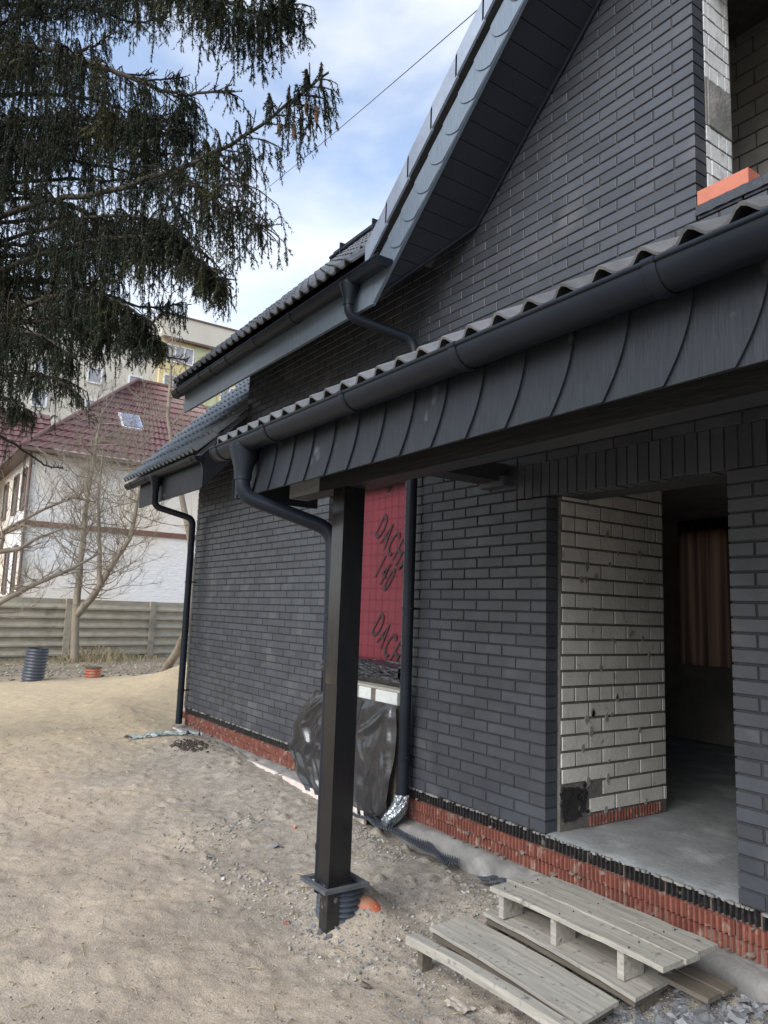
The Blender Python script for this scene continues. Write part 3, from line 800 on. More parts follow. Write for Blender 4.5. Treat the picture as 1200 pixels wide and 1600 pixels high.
# soffit boards running from the fascia to the wall, stopping on the valley diagonal
def sof_z(x): return GS * x + OB + .035
bp_ = .131 * math.cos(sl)
for k in range(45):
    xa = -1.33 + k * bp_; xb = xa + bp_ - .005
    if xa > 2.7: break
    # diagonal from (-1.30,-.55) to (-.72,0)
    def ylim(x): return min(.004, -.535 + (x + 1.30) * (.535 / .56))
    ya, yb = ylim(xa + .001), ylim(xb)
    if yb < -.52: continue
    ya = max(ya, -.519)
    vs = [(xa, -.519, sof_z(xa)), (xb, -.519, sof_z(xb)), (xb, yb, sof_z(xb)), (xa, ya, sof_z(xa))]
    vs += [(p[0], p[1], p[2] + .014) for p in vs]
    # bevel drop at the seam
    b = MB(); b.add(vs, [(0, 3, 2, 1), (4, 5, 6, 7), (0, 1, 5, 4), (1, 2, 6, 5), (2, 3, 7, 6), (3, 0, 4, 7)])
    o = link('soffit_board', b.mesh('soffit_board'), 'soffit', house)
mb = MB()
mb.prism([(-.72, sof_z(-.72) + .016), (2.7, sof_z(2.7) + .016), (2.7, sof_z(2.7) + .03), (-.72, sof_z(-.72) + .03)], 'y', -.519, .004)
obj('soffit_lining', mb, 'beam', house)
mb = MB()
mb.tube([(-1.285, -.525, sof_z(-1.285) - .004), (-.72, -.012, sof_z(-.72) - .006)], .016, 6, smooth=False)
mb.tube([(-.72, -.012, sof_z(-.72) - .006), (2.75, -.012, sof_z(2.75) - .006)], .016, 6, smooth=False)
obj('soffit_trim', mb, 'blackmetal', house)
# dark gap lath + verge tiles
mb = MB()
mb.prism([(-1.30, 4.05), (-1.18, gline(-1.18, OB + .30)), (2.8, gline(2.8, OB + .30)), (2.8, gline(2.8, OB + .43)), (-1.33, gline(-1.33, OB + .43))], 'y', -.50, -.46)
obj('verge_batten', mb, 'beam', house)
for k in range(13):
    xl = -1.375 + k * .268
    b = MB()
    pl = [(xl, gline(xl, OB + .36) + .0), (xl + .285, gline(xl + .285, OB + .36) - .018), (xl + .285, gline(xl + .285, OB + .545) - .018), (xl, gline(xl, OB + .545))]
    b.prism(pl, 'y', -.600, -.582)
    b.prism([(xl, gline(xl, OB + .527)), (xl + .285, gline(xl + .285, OB + .527) - .018), (xl + .285, gline(xl + .285, OB + .545) - .018), (xl, gline(xl, OB + .545))], 'y', -.5815, -.30)
    obj('verge_tile', b, 'vergetile', house)
mb = MB()
mb.prism([(-1.30, gline(-1.30, OB + .44)), (2.8, gline(2.8, OB + .44)), (2.8, gline(2.8, OB + .47)), (-1.30, gline(-1.30, OB + .47))], 'y', -.58, 4.0)
mb.prism([(2.8, gline(2.8, OB + .441)), (6.95, gline(-1.35, OB + .44)), (6.95, gline(-1.35, OB + .47)), (2.8, gline(2.8, OB + .471))], 'y', -.58, 4.0)
obj('cross_gable_roof', mb, 'tile', house)
mb = MB(); mb.prism([(-.60, 4.05), (3.0, 7.65), (3.0, 7.62), (-.60, 4.02)], 'x', -1.3499, 5.5)
# left lean-to roof
LY, LZ = -.565, 3.035
gutter('gutter', -7.72, -4.86, LY, LZ, .062, (-7.46, -6.784, -5.0), label='short half-round gutter of the low left roof')
mb = MB(); mb.box(-7.36, -4.93, -.50, -.475, 2.675, 3.0)
obj('fascia_board', mb, 'fascia', house, label='grey fascia under the short left gutter')
ls = math.atan(1.06)
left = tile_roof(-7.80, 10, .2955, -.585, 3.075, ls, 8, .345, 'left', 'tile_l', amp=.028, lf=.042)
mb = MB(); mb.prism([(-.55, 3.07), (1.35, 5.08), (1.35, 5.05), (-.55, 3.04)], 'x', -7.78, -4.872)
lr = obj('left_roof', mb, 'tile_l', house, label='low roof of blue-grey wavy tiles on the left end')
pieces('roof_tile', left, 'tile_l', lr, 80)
mb = MB(); mb.prism([(-.50, 2.68), (.0, 2.68 + .53), (.0, 3.64), (-.56, 3.05), (-.50, 2.9)], 'x', -4.925, -4.89)
mb.prism([(-.47, 2.70), (.005, 3.2), (.005, 3.22), (-.47, 2.72)], 'x', -7.35, -4.926)
mb.prism([(.0005, 3.0), (.42, 3.0), (.42, 4.07), (.0005, 3.64)], 'x', -4.925, -4.8905)
obj('verge_board', mb, 'soffit', lr)
mb = MB(); mb.prism([(-.56, 3.09), (.0, 3.70), (.03, 3.80), (.03, 3.66), (-.56, 3.05)], 'x', -4.90, -4.868)
obj('flashing', mb, 'leadflash', lr)
# pipes
downpipe((-.82, PY, PZ - .03, 2.13), [(-.82, PY, 2.17), (-.82, PY, 1.985), (-.555, -1.27, 1.80), (-.50, -1.27, .9), (-.50, -1.27, -.26)], .045,
         [(-.50, -1.27, 1.28), (-.50, -1.27, -.02)], 'porch downpipe bending from the gutter outlet to the black post', .10)
downpipe((-1.55, UY, UZ - .03, 3.80), [(-1.55, UY, 3.84), (-1.55, UY, 3.66), (-1.36, -.12, 3.53), (-1.33, -.10, 3.36)], .040, [], 'upper downpipe swinging from the main eave gutter to the wall', .10)
downpipe((-6.42, LY, LZ - .03, 2.86), [(-6.42, LY, 2.9), (-6.42, LY, 2.60), (-6.20, -.105, 2.46), (-6.20, -.105, -.20)], .042,
         [(-6.20, -.105, 1.62), (-6.20, -.105, .22)], 'far left downpipe at the house corner', .09)
downpipe(None, [(-1.345, -.09, 3.3), (-1.345, -.09, -.07)], .044, [(-1.345, -.09, 1.35), (-1.345, -.09, .23)], 'straight downpipe on the wall beside the red membrane')
# post
post = None
mb = MB(); mb.box(-.442, -.316, -1.3385, -1.20, -.17, 2.034)
post = obj('post', mb, 'post', house, label='glossy black porch post with worn paint near the top')
mb = MB(); mb.box(-.441, -.317, -1.3415, -1.339, .9, 2.033)
obj('worn_face', mb, 'postworn', post)
mb = MB(); mb.box(-.405, -.325, -1.336, -1.262, -.50, -.1705)
obj('post_foot', mb, 'tar', post)

# drain gully with square rim under the post
gul = empty('drain_gully', 'ribbed black drain gully with a square grey rim round the post foot', 'drain')
mb = MB()
x0, x1, y0, y1 = -.565, -.285, -1.378, -1.09; t_ = .030
mb.box(x0, x1, y0, y0 + t_, -.200, -.180); mb.box(x0, x1, y1 - t_, y1, -.200, -.180); mb.box(x0, x0 + t_, y0 + t_, y1 - t_, -.1995, -.1805); mb.box(x1 - t_, x1, y0 + t_, y1 - t_, -.1995, -.1805)
obj('rim', mb, 'membrane', gul)
mb = MB(); pts = []; rr = []
for k in range(26):
    pts.append((-.445, -1.185, -.206 - k * .007)); rr.append(.130 if k % 4 < 2 else .114)
mb.tube(pts, rr, 28)
obj('ribbed_body', mb, 'greypipe', gul)
mb = MB(); mb.tube([(-.40, -1.10, -.33), (-.36, -1.06, -.34), (-.33, -1.03, -.37), (-.31, -1.00, -.44)], [.066, .066, .064, .06], 20)
obj('orange_pipe_stub', mb, 'orangepipe', label='orange clay-coloured pipe stub behind the black post foot', cat='pipe')

# ------------------------------------------------------------------ red membrane, film, box
mem = empty('roofing_membrane', 'red roofing membrane with slanted dark lettering covering the tall opening', 'membrane')
vs = []; fs = []; nX, nZ = 20, 40
for i in range(nX + 1):
    for j in range(nZ + 1):
        x = -2.80 + 1.244 * i / nX; z = .55 + 1.86 * j / nZ
        vs.append((x, .106 + float(fbm(x, z, 41, 3, 2.5)) * .005, z))
fs = [(i * (nZ + 1) + j, (i + 1) * (nZ + 1) + j, (i + 1) * (nZ + 1) + j + 1, i * (nZ + 1) + j + 1) for i in range(nX) for j in range(nZ)]
mb = MB(); mb.add(vs, fs, True); mb.box(-2.80, -1.556, .13, .16, -.2, 2.42)
obj('sheet', mb, 'red', mem)
mb = MB()
for k in range(13): mb.box(-2.79 + k * .1, -2.787 + k * .1, .0985, .0988, .6, 2.4)
for k in range(18): mb.box(-2.79, -1.56, .0981, .0984, .62 + k * .1, .6225 + k * .1)
obj('grid_print', mb, mat('fine_print_grid', (.085, .008, .014), rough=.5), mem)
def text(body, x, z, size, ang, sx):
    cu = bpy.data.curves.new('lettering', 'FONT'); cu.body = body; cu.size = size; cu.extrude = .0004; cu.space_character = 1.32; cu.offset = .0015
    o = bpy.data.objects.new('tmp', cu); C.objects.link(o)
    dg = bpy.context.evaluated_depsgraph_get(); dg.update()
    me = bpy.data.meshes.new_from_object(o.evaluated_get(dg)); C.objects.unlink(o); bpy.data.objects.remove(o)
    M_ = Matrix.Translation((x, .096, z)) @ Matrix.Rotation(R(90), 4, 'X') @ Matrix.Rotation(R(ang), 4, 'Z') @ Matrix.Diagonal((sx, 1, 1, 1))
    me.transform(M_); me.materials.append(MT['print'])
    o = bpy.data.objects.new('lettering', me); C.objects.link(o); o.parent = mem
TS = .35
for zz in (2.00, 1.141, 2.86):
    text('DACHM', -2.143, zz, TS, -40, .40)
    if 1.5 < zz: text('140', -2.13, zz - .355, TS, -40, .40)
# clip letters that would stick out of the opening: the jambs hide them (they lie in the recess)

mb = MB(); mb.box(-1.80, -1.735, -.1065, .08, .601, .6965)
obj('tape_strip', mb, 'wooddark', label='brown strip between the two white foam blocks', cat='tape')
# black film bundle above, box stack and draped sheet
def crumple(name, x0, x1, z0, z1, yf, seed, nx_, nz_, m, label, cat, amp=.03, lab_parent=None, edge=None, folds=None):
    fr = random.Random(seed); fl = []
    for k in range(34):
        if folds: (cu_x, cu_z) = folds; a_ = fr.uniform(-2.5, -1.45)
        else: cu_x, cu_z, a_ = fr.random(), fr.random(), fr.uniform(-.6, .6)
        if folds and fr.random() < .62: cu_x, cu_z = fr.random(), fr.uniform(.55, 1.08); a_ = -1.57 + fr.gauss(0, .14)
        fl.append((cu_x, cu_z, math.cos(a_), math.sin(a_), fr.uniform(.25, 1.0) * amp, fr.uniform(.02, .09), fr.uniform(.5, 1.3) if folds else fr.uniform(.2, .9)))
    vs = []
    for i in range(nx_ + 1):
        for j in range(nz_ + 1):
            u = i / nx_; v_ = j / nz_; x = x0 + (x1 - x0) * u; z = z0 + (z1 - z0) * v_
            if edge: x, z = edge(u, v_, x, z)
            h_ = 0
            wu = u + float(fbm(u * 3, v_ * 3, seed + 9, 2, 1.0)) * .10; wv = v_ + float(fbm(u * 3, v_ * 3, seed + 5, 2, 1.0)) * .10
            for (cx, cz, dx, dz, hh, ww, ll) in fl:
                px, pz = wu - cx, wv - cz; al = px * dx + pz * dz; ds = abs(-px * dz + pz * dx)
                if 0 < al < ll and ds < ww: h_ = max(h_, hh * (1 - ds / ww) * min(1, al * 8) * min(1, (ll - al) * 5))
            w2 = float(fbm(u * 9, v_ * (3 if folds else 9), seed + 3, 3, 1.0)) * amp * (.28 if folds else .45)
            vs.append((x, yf(u, v_) - h_ + w2, z))
    m_ = nz_ + 1
    fs = [(i * m_ + j, (i + 1) * m_ + j, (i + 1) * m_ + j + 1, i * m_ + j + 1) for i in range(nx_) for j in range(nz_)]
    b = MB(); b.add(vs, fs, bool(folds))
    return obj(name, b, m, lab_parent, label=label, cat=cat)
crumple('film_bundle', -2.80, -1.545, .70, .915, lambda u, v_: .055 - .07 * math.sin(math.pi * v_), 51, 90, 26, 'film',
        'crumpled black plastic film hanging below the red membrane', 'plastic film', .035)
boxes = [(-2.42, -2.02, .0), (-2.0, -1.765, .004), (-1.755, -1.44, -.004)]
labs = ['white foam block hidden behind the black post on the covered stack', 'white foam block left of the brown tape gap on the covered stack', 'white foam block nearest the downpipe on the covered stack']
for (a_, b_, dy), lb in zip(boxes, labs):
    mb = MB(); v, f = chamfer_box(a_, b_, -.10 + dy, .085, .60, .695, .004, True); mb.add(v, f)
    obj('foam_block', mb, 'foam', label=lb, cat='foam block', group='white foam blocks on the covered stack')
mb = MB(); mb.box(-2.45, -1.43, -.085, .08, .698, .716)
obj('plank', mb, 'wood', label='thin plank lying on top of the white foam blocks', cat='plank')
mb = MB(); mb.box(-2.5, -1.44, -.092, .10, -.30, .598)
obj('brick_stack', mb, 'wooddark', label='boxy stack under the black sheet beside the downpipe', cat='stack')
def sheet_edge(u, v_, x, z):
    # the left edge flares out over the plinth, the lower hem is ragged
    left = np.interp(v_, [0, .12, .35, .62, .85, 1], [-2.72, -2.86, -3.0, -2.97, -2.78, -2.58]) + .012 * math.sin(v_ * 31)
    right = -1.415 - .02 * math.sin(v_ * 7) - .05 * (v_ > .5) * 0
    x = float(left) + (right - float(left)) * u
    if v_ < .06: z += .02 * math.sin(9 * u) + .012 * math.sin(31 * u)
    return x, z
crumple('black_sheet', -2.9, -1.41, -.29, .605, lambda u, v_: -.112 - .05 * (1 - v_) * u - (.05 * (1 - u) if u < .5 else 0.0), 61, 110, 80, 'film',
        'black plastic sheet draped down the stack beside the downpipe', 'plastic sheet', .050, edge=sheet_edge, folds=(.97, .97))
mb = MB()
vs = []; 
P_ = [(-1.345, -.09, -.04), (-1.35, -.10, -.10), (-1.375, -.125, -.17), (-1.41, -.15, -.235), (-1.43, -.165, -.31)]
R_ = [.050, .057, .066, .060, .020]
seg = 30; nr = 22; ring_v = []
for i in range(nr + 1):
    t_ = i / nr * 4; k_ = min(int(t_), 3); u_ = t_ - k_
    p = Vector(P_[k_]).lerp(Vector(P_[k_ + 1]), u_); r_ = R_[k_] * (1 - u_) + R_[k_ + 1] * u_
    for k in range(seg):
        a_ = 2 * math.pi * k / seg
        q = r_ * (1 + .10 * math.sin(5 * a_ + i * .35) + .10 * abs(math.sin(7 * a_ - i * .6)) + rnd.uniform(-.06, .06))
        ring_v.append((p.x + math.cos(a_) * q, p.y + math.sin(a_) * q, p.z + rnd.uniform(-.004, .004)))
fs = [(i * seg + k, (i + 1) * seg + k, (i + 1) * seg + (k + 1) % seg, i * seg + (k + 1) % seg) for i in range(nr) for k in range(seg)]
mb.add(ring_v, fs, False)
obj('foil_wrap', mb, 'foil', label='silver foil wrapped round the foot of the straight downpipe', cat='foil')

# studded membrane strip along the footing
def studded(name, path, wdt, label):
    root = None
    b = MB(); P = [Vector(p) for p in path]
    n = 60; cen = []
    for i in range(n + 1):
        t_ = i / n * (len(P) - 1); k = min(int(t_), len(P) - 2); cen.append(P[k].lerp(P[k + 1], t_ - k))
    vs = []
    for i, c in enumerate(cen):
        for j in range(6):
            o_ = (j / 5 - .5) * wdt * (1 + .35 * math.sin(i * .35))
            vs.append((c.x + rnd.uniform(-.002, .002), c.y + o_, c.z + .004 * math.sin(i * .5 + j) + (.012 if j in (0,) else 0)))
    b.add(vs, [(i * 6 + j, (i + 1) * 6 + j, (i + 1) * 6 + j + 1, i * 6 + j + 1) for i in range(n) for j in range(5)], True)
    o = obj(name, b, 'membrane', label=label, cat='drainage sheet')
    b = MB()
    for i in range(0, len(vs) - 8):
        p = Vector(vs[i])
        for (dx, dy) in ((0, 0), (.012, wdt / 10)):
            q = (p.x + dx, p.y + dy, p.z + .001)
            b.tube([q, (q[0], q[1], q[2] + .012)], [.0055, .0035], 6, smooth=False)
    s_ = obj('studs', b, 'greypipe', o); s_['kind'] = 'stuff'
studded('drainage_sheet', [(-2.0, -.15, -.30), (-1.5, -.19, -.285), (-1.0, -.20, -.29), (-.62, -.20, -.32)], .10, 'grey studded drainage sheet lying along the footing near the foil')
studded('drainage_sheet', [(-.36, -.17, -.335), (-.2, -.14, -.32), (-.10, -.12, -.315)], .09, 'small scrap of studded drainage sheet touching the pallet corner')

# ------------------------------------------------------------------ orange block on the sill
mb = MB(); v, f = chamfer_box(1.108, 1.40, -.004, .115, 3.605, 3.693, .003, True); mb.add(v, f)
obj('clay_block', mb, 'orange', label='orange clay block on the upper window sill', cat='block')
vs = []; fs = []
for i in range(41):
    for j in range(9):
        x = 1.104 + 1.2 * i / 40; z = 3.546 + .056 * j / 8
        vs.append((x, -.006 - abs(math.sin(i * 1.1 + j * .55)) * .010 - rnd.uniform(0, .002), z))
fs = [(i * 9 + j, (i + 1) * 9 + j, (i + 1) * 9 + j + 1, i * 9 + j + 1) for i in range(40) for j in range(8)]
mb = MB(); mb.add(vs, fs, True); mb.box(1.104, 2.34, -.005, .36, 3.548, 3.602)
obj('film_roll', mb, 'film', label='creased black film under the orange clay block on the sill', cat='plastic film')

# ------------------------------------------------------------------ pallets
def board(x0, x1, y0, y1, z0, z1, jit=.004, warp=.006):
    n = 10; vs = []
    for i in range(n + 1):
        t_ = i / n; x = x0 + (x1 - x0) * t_; dz = warp * math.sin(math.pi * t_) + rnd.uniform(-.0015, .0015)
        j0, j1 = rnd.uniform(-jit, jit) * .5, rnd.uniform(-jit, jit) * .5
        if i in (0, n): x += rnd.uniform(-jit, jit)
        c_ = .003
        vs += [(x, y0 + j0, z0 + dz), (x, y0 + j0, z1 + dz - c_), (x, y0 + j0 + c_, z1 + dz), (x, y1 + j1 - c_, z1 + dz), (x, y1 + j1, z1 + dz - c_), (x, y1 + j1, z0 + dz)]
    fs = [(i * 6 + k, (i + 1) * 6 + k, (i + 1) * 6 + (k + 1) % 6, i * 6 + (k + 1) % 6) for i in range(n) for k in range(6)]
    fs += [tuple(range(5, -1, -1)), tuple(n * 6 + k for k in range(6))]
    fs = [f_[::-1] for f_ in fs]
    return vs, fs
pa = empty('wooden_pallet', 'upper pallet of three grey boards on short blocks against the doorway', 'pallet')
for (x0, x1, y0, y1) in ((.25, 1.30, -.685, -.535), (.22, 1.30, -.53, -.43), (.30, 1.28, -.425, -.27)):
    b = MB(); v, f = board(x0, x1, y0, y1, -.125, -.103, .008, rnd.uniform(.002, .012)); sk = rnd.uniform(-.010, .010); b.add([(p[0], p[1] + sk * (p[0] - x0), p[2]) for p in v], f); obj('board', b, 'wood', pa)
for xx in (.30, .66, 1.05):
    for yy in (-.665, -.36):
        b = MB(); b.box(xx, xx + .035 if yy < -.5 else xx + .09, yy, yy + .14, -.245, -.1265); obj('block', b, 'wood', pa)
for yy in (-.42, -.30):
    b = MB(); v, f = board(.25, 1.36, yy - .05, yy + .05, -.272, -.252); b.add(v, f); obj('bottom_board', b, 'wooddark', pa)
pb = empty('wooden_pallet', 'lower pallet with a wide grey board and dark gaps, nearest the camera', 'pallet')
def skew(vf, x0, x1, y0, y1, c, roll=0.0):
    v, f = vf; out2 = []
    (a0, a1, b0, b1) = c            # left y0,y1 ; right y0,y1
    for p in v:
        t_ = (p[0] - x0) / (x1 - x0); u_ = (p[1] - y0) / (y1 - y0)
        ya = a0 + (b0 - a0) * t_; yb = a1 + (b1 - a1) * t_
        out2.append((p[0] + .02 * (1 - u_) * (t_ - .2), ya + (yb - ya) * u_, p[2] + roll * (u_ - .5)))
    return out2, f
for (x0, x1, c, z_, rl) in ((.20, 1.17, (-.672, -.47, -.722, -.40), -.252, .010), (.13, 1.13, (-.985, -.742, -1.02, -.765), -.285, .014)):
    b = MB(); v, f = skew(board(x0, x1, 0, 1, z_ - .016, z_, .006, .010), x0, x1, 0, 1, c, rl); b.add(v, f); obj('board', b, 'wood', pb)
    b = MB(); v, f = skew(board(x0 + .015, x1 - .02, 0, 1, z_ - .050, z_ - .026, .006), x0, x1, 0, 1, (c[0] + .012, c[1], c[2] + .02, c[3]), rl); b.add(v, f); obj('under_board', b, 'wooddark', pb)
for xx in (.16, .62, 1.06):
    for yy in (-.97, -.62):
        b = MB(); b.box(xx, xx + .09, yy, yy + .12, -.44, (-.3405 if yy < -.9 else -.308)); obj('block', b, 'wooddark', pb)
pl = empty('squared_timber', 'narrow squared timber propped on a dark block beside the lower pallet', 'timber')
b = MB(); v, f = skew(board(.19, 1.17, 0, 1, -.305, -.262, .01, .012), .19, 1.17, 0, 1, (-1.19, -1.135, -1.145, -1.09)); b.add(v, f); obj('beam', b, 'wood', pl)
b = MB(); b.box(.215, .255, -1.13, -1.07, -.43, -.302); obj('block', b, 'wooddark', pl)
nails = MB()
for xx in (.318, .70, 1.10):
    for yy in (-.655, -.575, -.50, -.455, -.385, -.31):
        q = (xx + rnd.uniform(-.012, .02), yy + rnd.uniform(-.01, .01)); nails.tube([(q[0], q[1], -.105), (q[0], q[1], -.0945)], .0032, 6, smooth=False)
obj('nail_heads', nails, 'tar', pa)['kind'] = 'stuff'
# crumpled wrappers in the gap
for (x, y, m_, lb) in ((.66, -1.04, 'rag', 'red crumpled wrapper in the gap beside the wide pallet board'), (.74, -1.03, 'ragw', 'pale blue crumpled wrapper next to the red one in the pallet gap')):
    vs = []; 
    for i in range(7):
        for j in range(6): vs.append((x + i * .012, y + j * .010, -.355 + rnd.uniform(0, .030)))
    b = MB(); b.add(vs, [(i * 6 + j, (i + 1) * 6 + j, (i + 1) * 6 + j + 1, i * 6 + j + 1) for i in range(6) for j in range(5)])
    obj('wrapper', b, m_, label=lb, cat='litter')

# ------------------------------------------------------------------ stones, chips, pebbles, twigs
def chip(sz, flat, r):
    n = r.randint(5, 7); pts = []
    ang = sorted(r.uniform(0, 2 * math.pi) for _ in range(n))
    ang = [2 * math.pi * (k + r.uniform(-.3, .3)) / n for k in range(n)]
    rad = [r.uniform(.6, 1.0) for _ in range(n)]
    st = r.uniform(.5, 1.0); h_ = sz * flat
    vs = [(math.cos(a_) * q * sz, math.sin(a_) * q * sz * st, 0) for a_, q in zip(ang, rad)]
    top = [(v[0] * r.uniform(.7, .95), v[1] * r.uniform(.7, .95), h_ * r.uniform(.7, 1.2)) for v in vs]
    e_ = Matrix.Rotation(r.uniform(-.5, .5), 3, 'X') @ Matrix.Rotation(r.uniform(-.5, .5), 3, 'Y') @ Matrix.Rotation(r.uniform(0, 6.28), 3, 'Z')
    vs = [tuple(e_ @ Vector(v)) for v in vs + top]
    fs = [tuple(range(n))[::-1], tuple(range(n, 2 * n))] + [(k, (k + 1) % n, n + (k + 1) % n, n + k) for k in range(n)]
    return vs, fs
r2 = random.Random(3)
templ = []
for k in range(14):
    v, f = chip(1.0, r2.uniform(.18, .6), r2); me = bpy.data.meshes.new('stone'); me.from_pydata(v, [], f); me.materials.append(MT['stone']); templ.append((me, v, f))
stn = []
for k in range(230):       # rubble right of the pallets
    x = 1.0 + abs(r2.gauss(0, .42)); y = r2.uniform(-1.0, -.14); s_ = r2.uniform(.014, .05) * (1.4 if r2.random() < .12 else 1)
    if x < 1.22 and y > -.95: x += .25
    if x < 1.40 and y > -.50: y = -.50 - .3 * r2.random(); x += .1
    stn.append((x, y, s_))
for k in range(60):        # around the gully and along the footing
    x = r2.uniform(-3.2, .1); y = r2.uniform(-1.5, -.25); stn.append((x, y, r2.uniform(.008, .022)))
stn = [(-.36 + r2.gauss(0, .09), -1.33 + r2.gauss(0, .07), r2.uniform(.010, .024)) for _ in range(16)] + stn
for i, (x, y, s_) in enumerate(stn[:290]):
    me, v, f = templ[i % 14]
    o = bpy.data.objects.new('stone', me); C.objects.link(o); o.parent = ground
    o.location = (x, y, gz(x, y) + s_ * .15); o.scale = (s_, s_, s_); o.rotation_euler = (0, 0, r2.uniform(0, 6.28))
# gravel and dust lumps: one mass
b_v = []; b_f = []
def scatter(n, fx, fy, smin, smax, r, target):
    for k in range(n):
        x, y = fx(r), fy(r); s_ = smin + (smax - smin) * r.random() ** 2.5
        _, v, f = templ[r.randint(0, 13)]
        z_ = gz(x, y) + s_ * .1; c_, q_ = math.cos(k), math.sin(k)
        target.add([(x + (p[0] * c_ - p[1] * q_) * s_, y + (p[0] * q_ + p[1] * c_) * s_, z_ + p[2] * s_) for p in v], f)
# vectorised height lookup for speed
def scatter_fast(n, X_, Y_, S_, target, r):
    Z_ = ground_h(X_, Y_)
    for k in range(n):
        _, v, f = templ[r.randint(0, 13)]; s_ = S_[k]; c_, q_ = math.cos(k * 1.7), math.sin(k * 1.7)
        target.add([(X_[k] + (p[0] * c_ - p[1] * q_) * s_, Y_[k] + (p[0] * q_ + p[1] * c_) * s_, Z_[k] + (.1 + p[2]) * s_) for p in v], f)
rs = np.random.RandomState(5)
MT['debris'] = mat('mortar_debris', (.36, .345, .31), (.20, .19, .17), rough=.95, scale=9, var=.35)
gm = MB(); n = 7000
Xd = 1.3 - 3.8 * rs.rand(n) ** 1.35; Yd = -.22 - 1.35 * rs.rand(n) ** 1.35
keep_ = fbm(Xd, Yd, 91, 3, 1.3) > -.08
Xd, Yd = Xd[keep_], Yd[keep_]; n = len(Xd)
scatter_fast(n, Xd, Yd, .004 + .016 * rs.rand(n) ** 3, gm, r2)
obj('mortar_debris', gm, 'debris', ground, kind='stuff')
gm = MB(); n = 2600
scatter_fast(n, rs.uniform(-.6, 2.2, n), rs.uniform(-1.5, -.12, n), .003 + .010 * rs.rand(n) ** 2, gm, r2)
obj('gravel', gm, 'stone', ground, kind='stuff')
gm = MB(); n = 1300
scatter_fast(n, 1.0 + rs.gamma(2.0, .22, n), rs.uniform(-1.05, -.16, n), .006 + .024 * rs.rand(n) ** 2.2, gm, r2)
obj('rubble', gm, 'stone', ground, kind='stuff')
gm = MB(); n = 13000
Xg = 1.6 - 9.5 * rs.rand(n) ** 1.3; Yg = rs.uniform(-4.0, -.2, n)
scatter_fast(n, Xg, Yg, .002 + .010 * rs.rand(n) ** 3, gm, r2)
obj('pebbles', gm, 'pebble', ground, kind='stuff')
# small straws and twigs on the soil
gm = MB()
for k in range(420):
    x, y = r2.uniform(-7, 1.2), r2.uniform(-3.6, -.4); a_ = r2.uniform(0, 3.14); l_ = r2.uniform(.02, .09) * (2 if r2.random() < .06 else 1)
    p0 = (x, y, gz(x, y) + .006); x1_, y1_ = x + math.cos(a_) * l_, y + math.sin(a_) * l_
    gm.tube([p0, ((x + x1_) / 2, (y + y1_) / 2 + .004, (p0[2] + gz(x1_, y1_)) / 2 + .01), (x1_, y1_, gz(x1_, y1_) + .006)], r2.uniform(.0012, .0034), 4, smooth=False)
obj('straw', gm, 'drygrass', ground, kind='stuff')
# individual larger bits
def lone(x, y, s_, m_, label, cat, flat=.4, seed=1, st=None):
    v, f = chip(s_, flat, random.Random(seed)); b = MB(); zz = gz(x, y)
    b.add([(p[0] + x, p[1] + y, p[2] + zz + s_ * .2) for p in v], f); obj(cat.replace(' ', '_'), b, m_, label=label, cat=cat)
lone(-1.93, -.68, .035, 'orangepipe', 'small orange brick fragment on the soil left of the post', 'brick fragment', .5, 4)
lone(-1.714, -.949, .045, 'stone', 'flat pale grey stone on the soil left of the post', 'stone', .3, 5)
lone(.241, -1.458, .032, 'wooddark', 'dark oblong stone on the soil in front of the pallets', 'stone', .5, 6)
lone(-1.35, -1.50, .022, 'foam', 'tiny white chip on the sandy soil', 'chip', .4, 7)
lone(-.56, -1.45, .024, 'redclay', 'reddish brick crumb on the soil left of the post foot', 'brick crumb', .5, 20)
# paper scrap by the timber
b = MB(); vs = []
for i in range(8):
    for j in range(5): vs.append((.57 + i * .018, -1.20 - j * .018 + i * .004, gz(.6, -1.2) + .02 + rnd.uniform(0, .012)))
b.add(vs, [(i * 5 + j, (i + 1) * 5 + j, (i + 1) * 5 + j + 1, i * 5 + j + 1) for i in range(7) for j in range(4)])
obj('cardboard_scrap', b, 'pebble', label='pale torn cardboard scrap beside the squared timber', cat='scrap')
# grey plastic sheet on the ground near the far corner
vs = []; n1, n2 = 36, 14
for i in range(n1 + 1):
    for j in range(n2 + 1):
        u, v_ = i / n1, j / n2; x = -6.0 + .55 * u + .15 * v_; y = -.78 + .62 * u * .95 + (v_ - .5) * .30 * (.5 + .5 * math.sin(3 * u + .4))
        vs.append((x, y, gz(x, y) + .012 + abs(float(fbm(u * 6, v_ * 6, 77, 3, 1.0))) * .11))
b = MB(); b.add(vs, [(i * (n2 + 1) + j, (i + 1) * (n2 + 1) + j, (i + 1) * (n2 + 1) + j + 1, i * (n2 + 1) + j + 1) for i in range(n1) for j in range(n2)], True)
obj('plastic_sheet', b, 'bag', label='crumpled grey-green plastic sheet on the soil below the far downpipe', cat='plastic sheet')
gm = MB(); n = 500
scatter_fast(n, rs.normal(-4.9, .16, n), rs.normal(-.42, .09, n), .008 + .02 * rs.rand(n) ** 2, gm, r2)
obj('dark_soil_heap', gm, 'soil', label='small heap of dark soil beside the far plinth', cat='soil heap', kind='stuff')

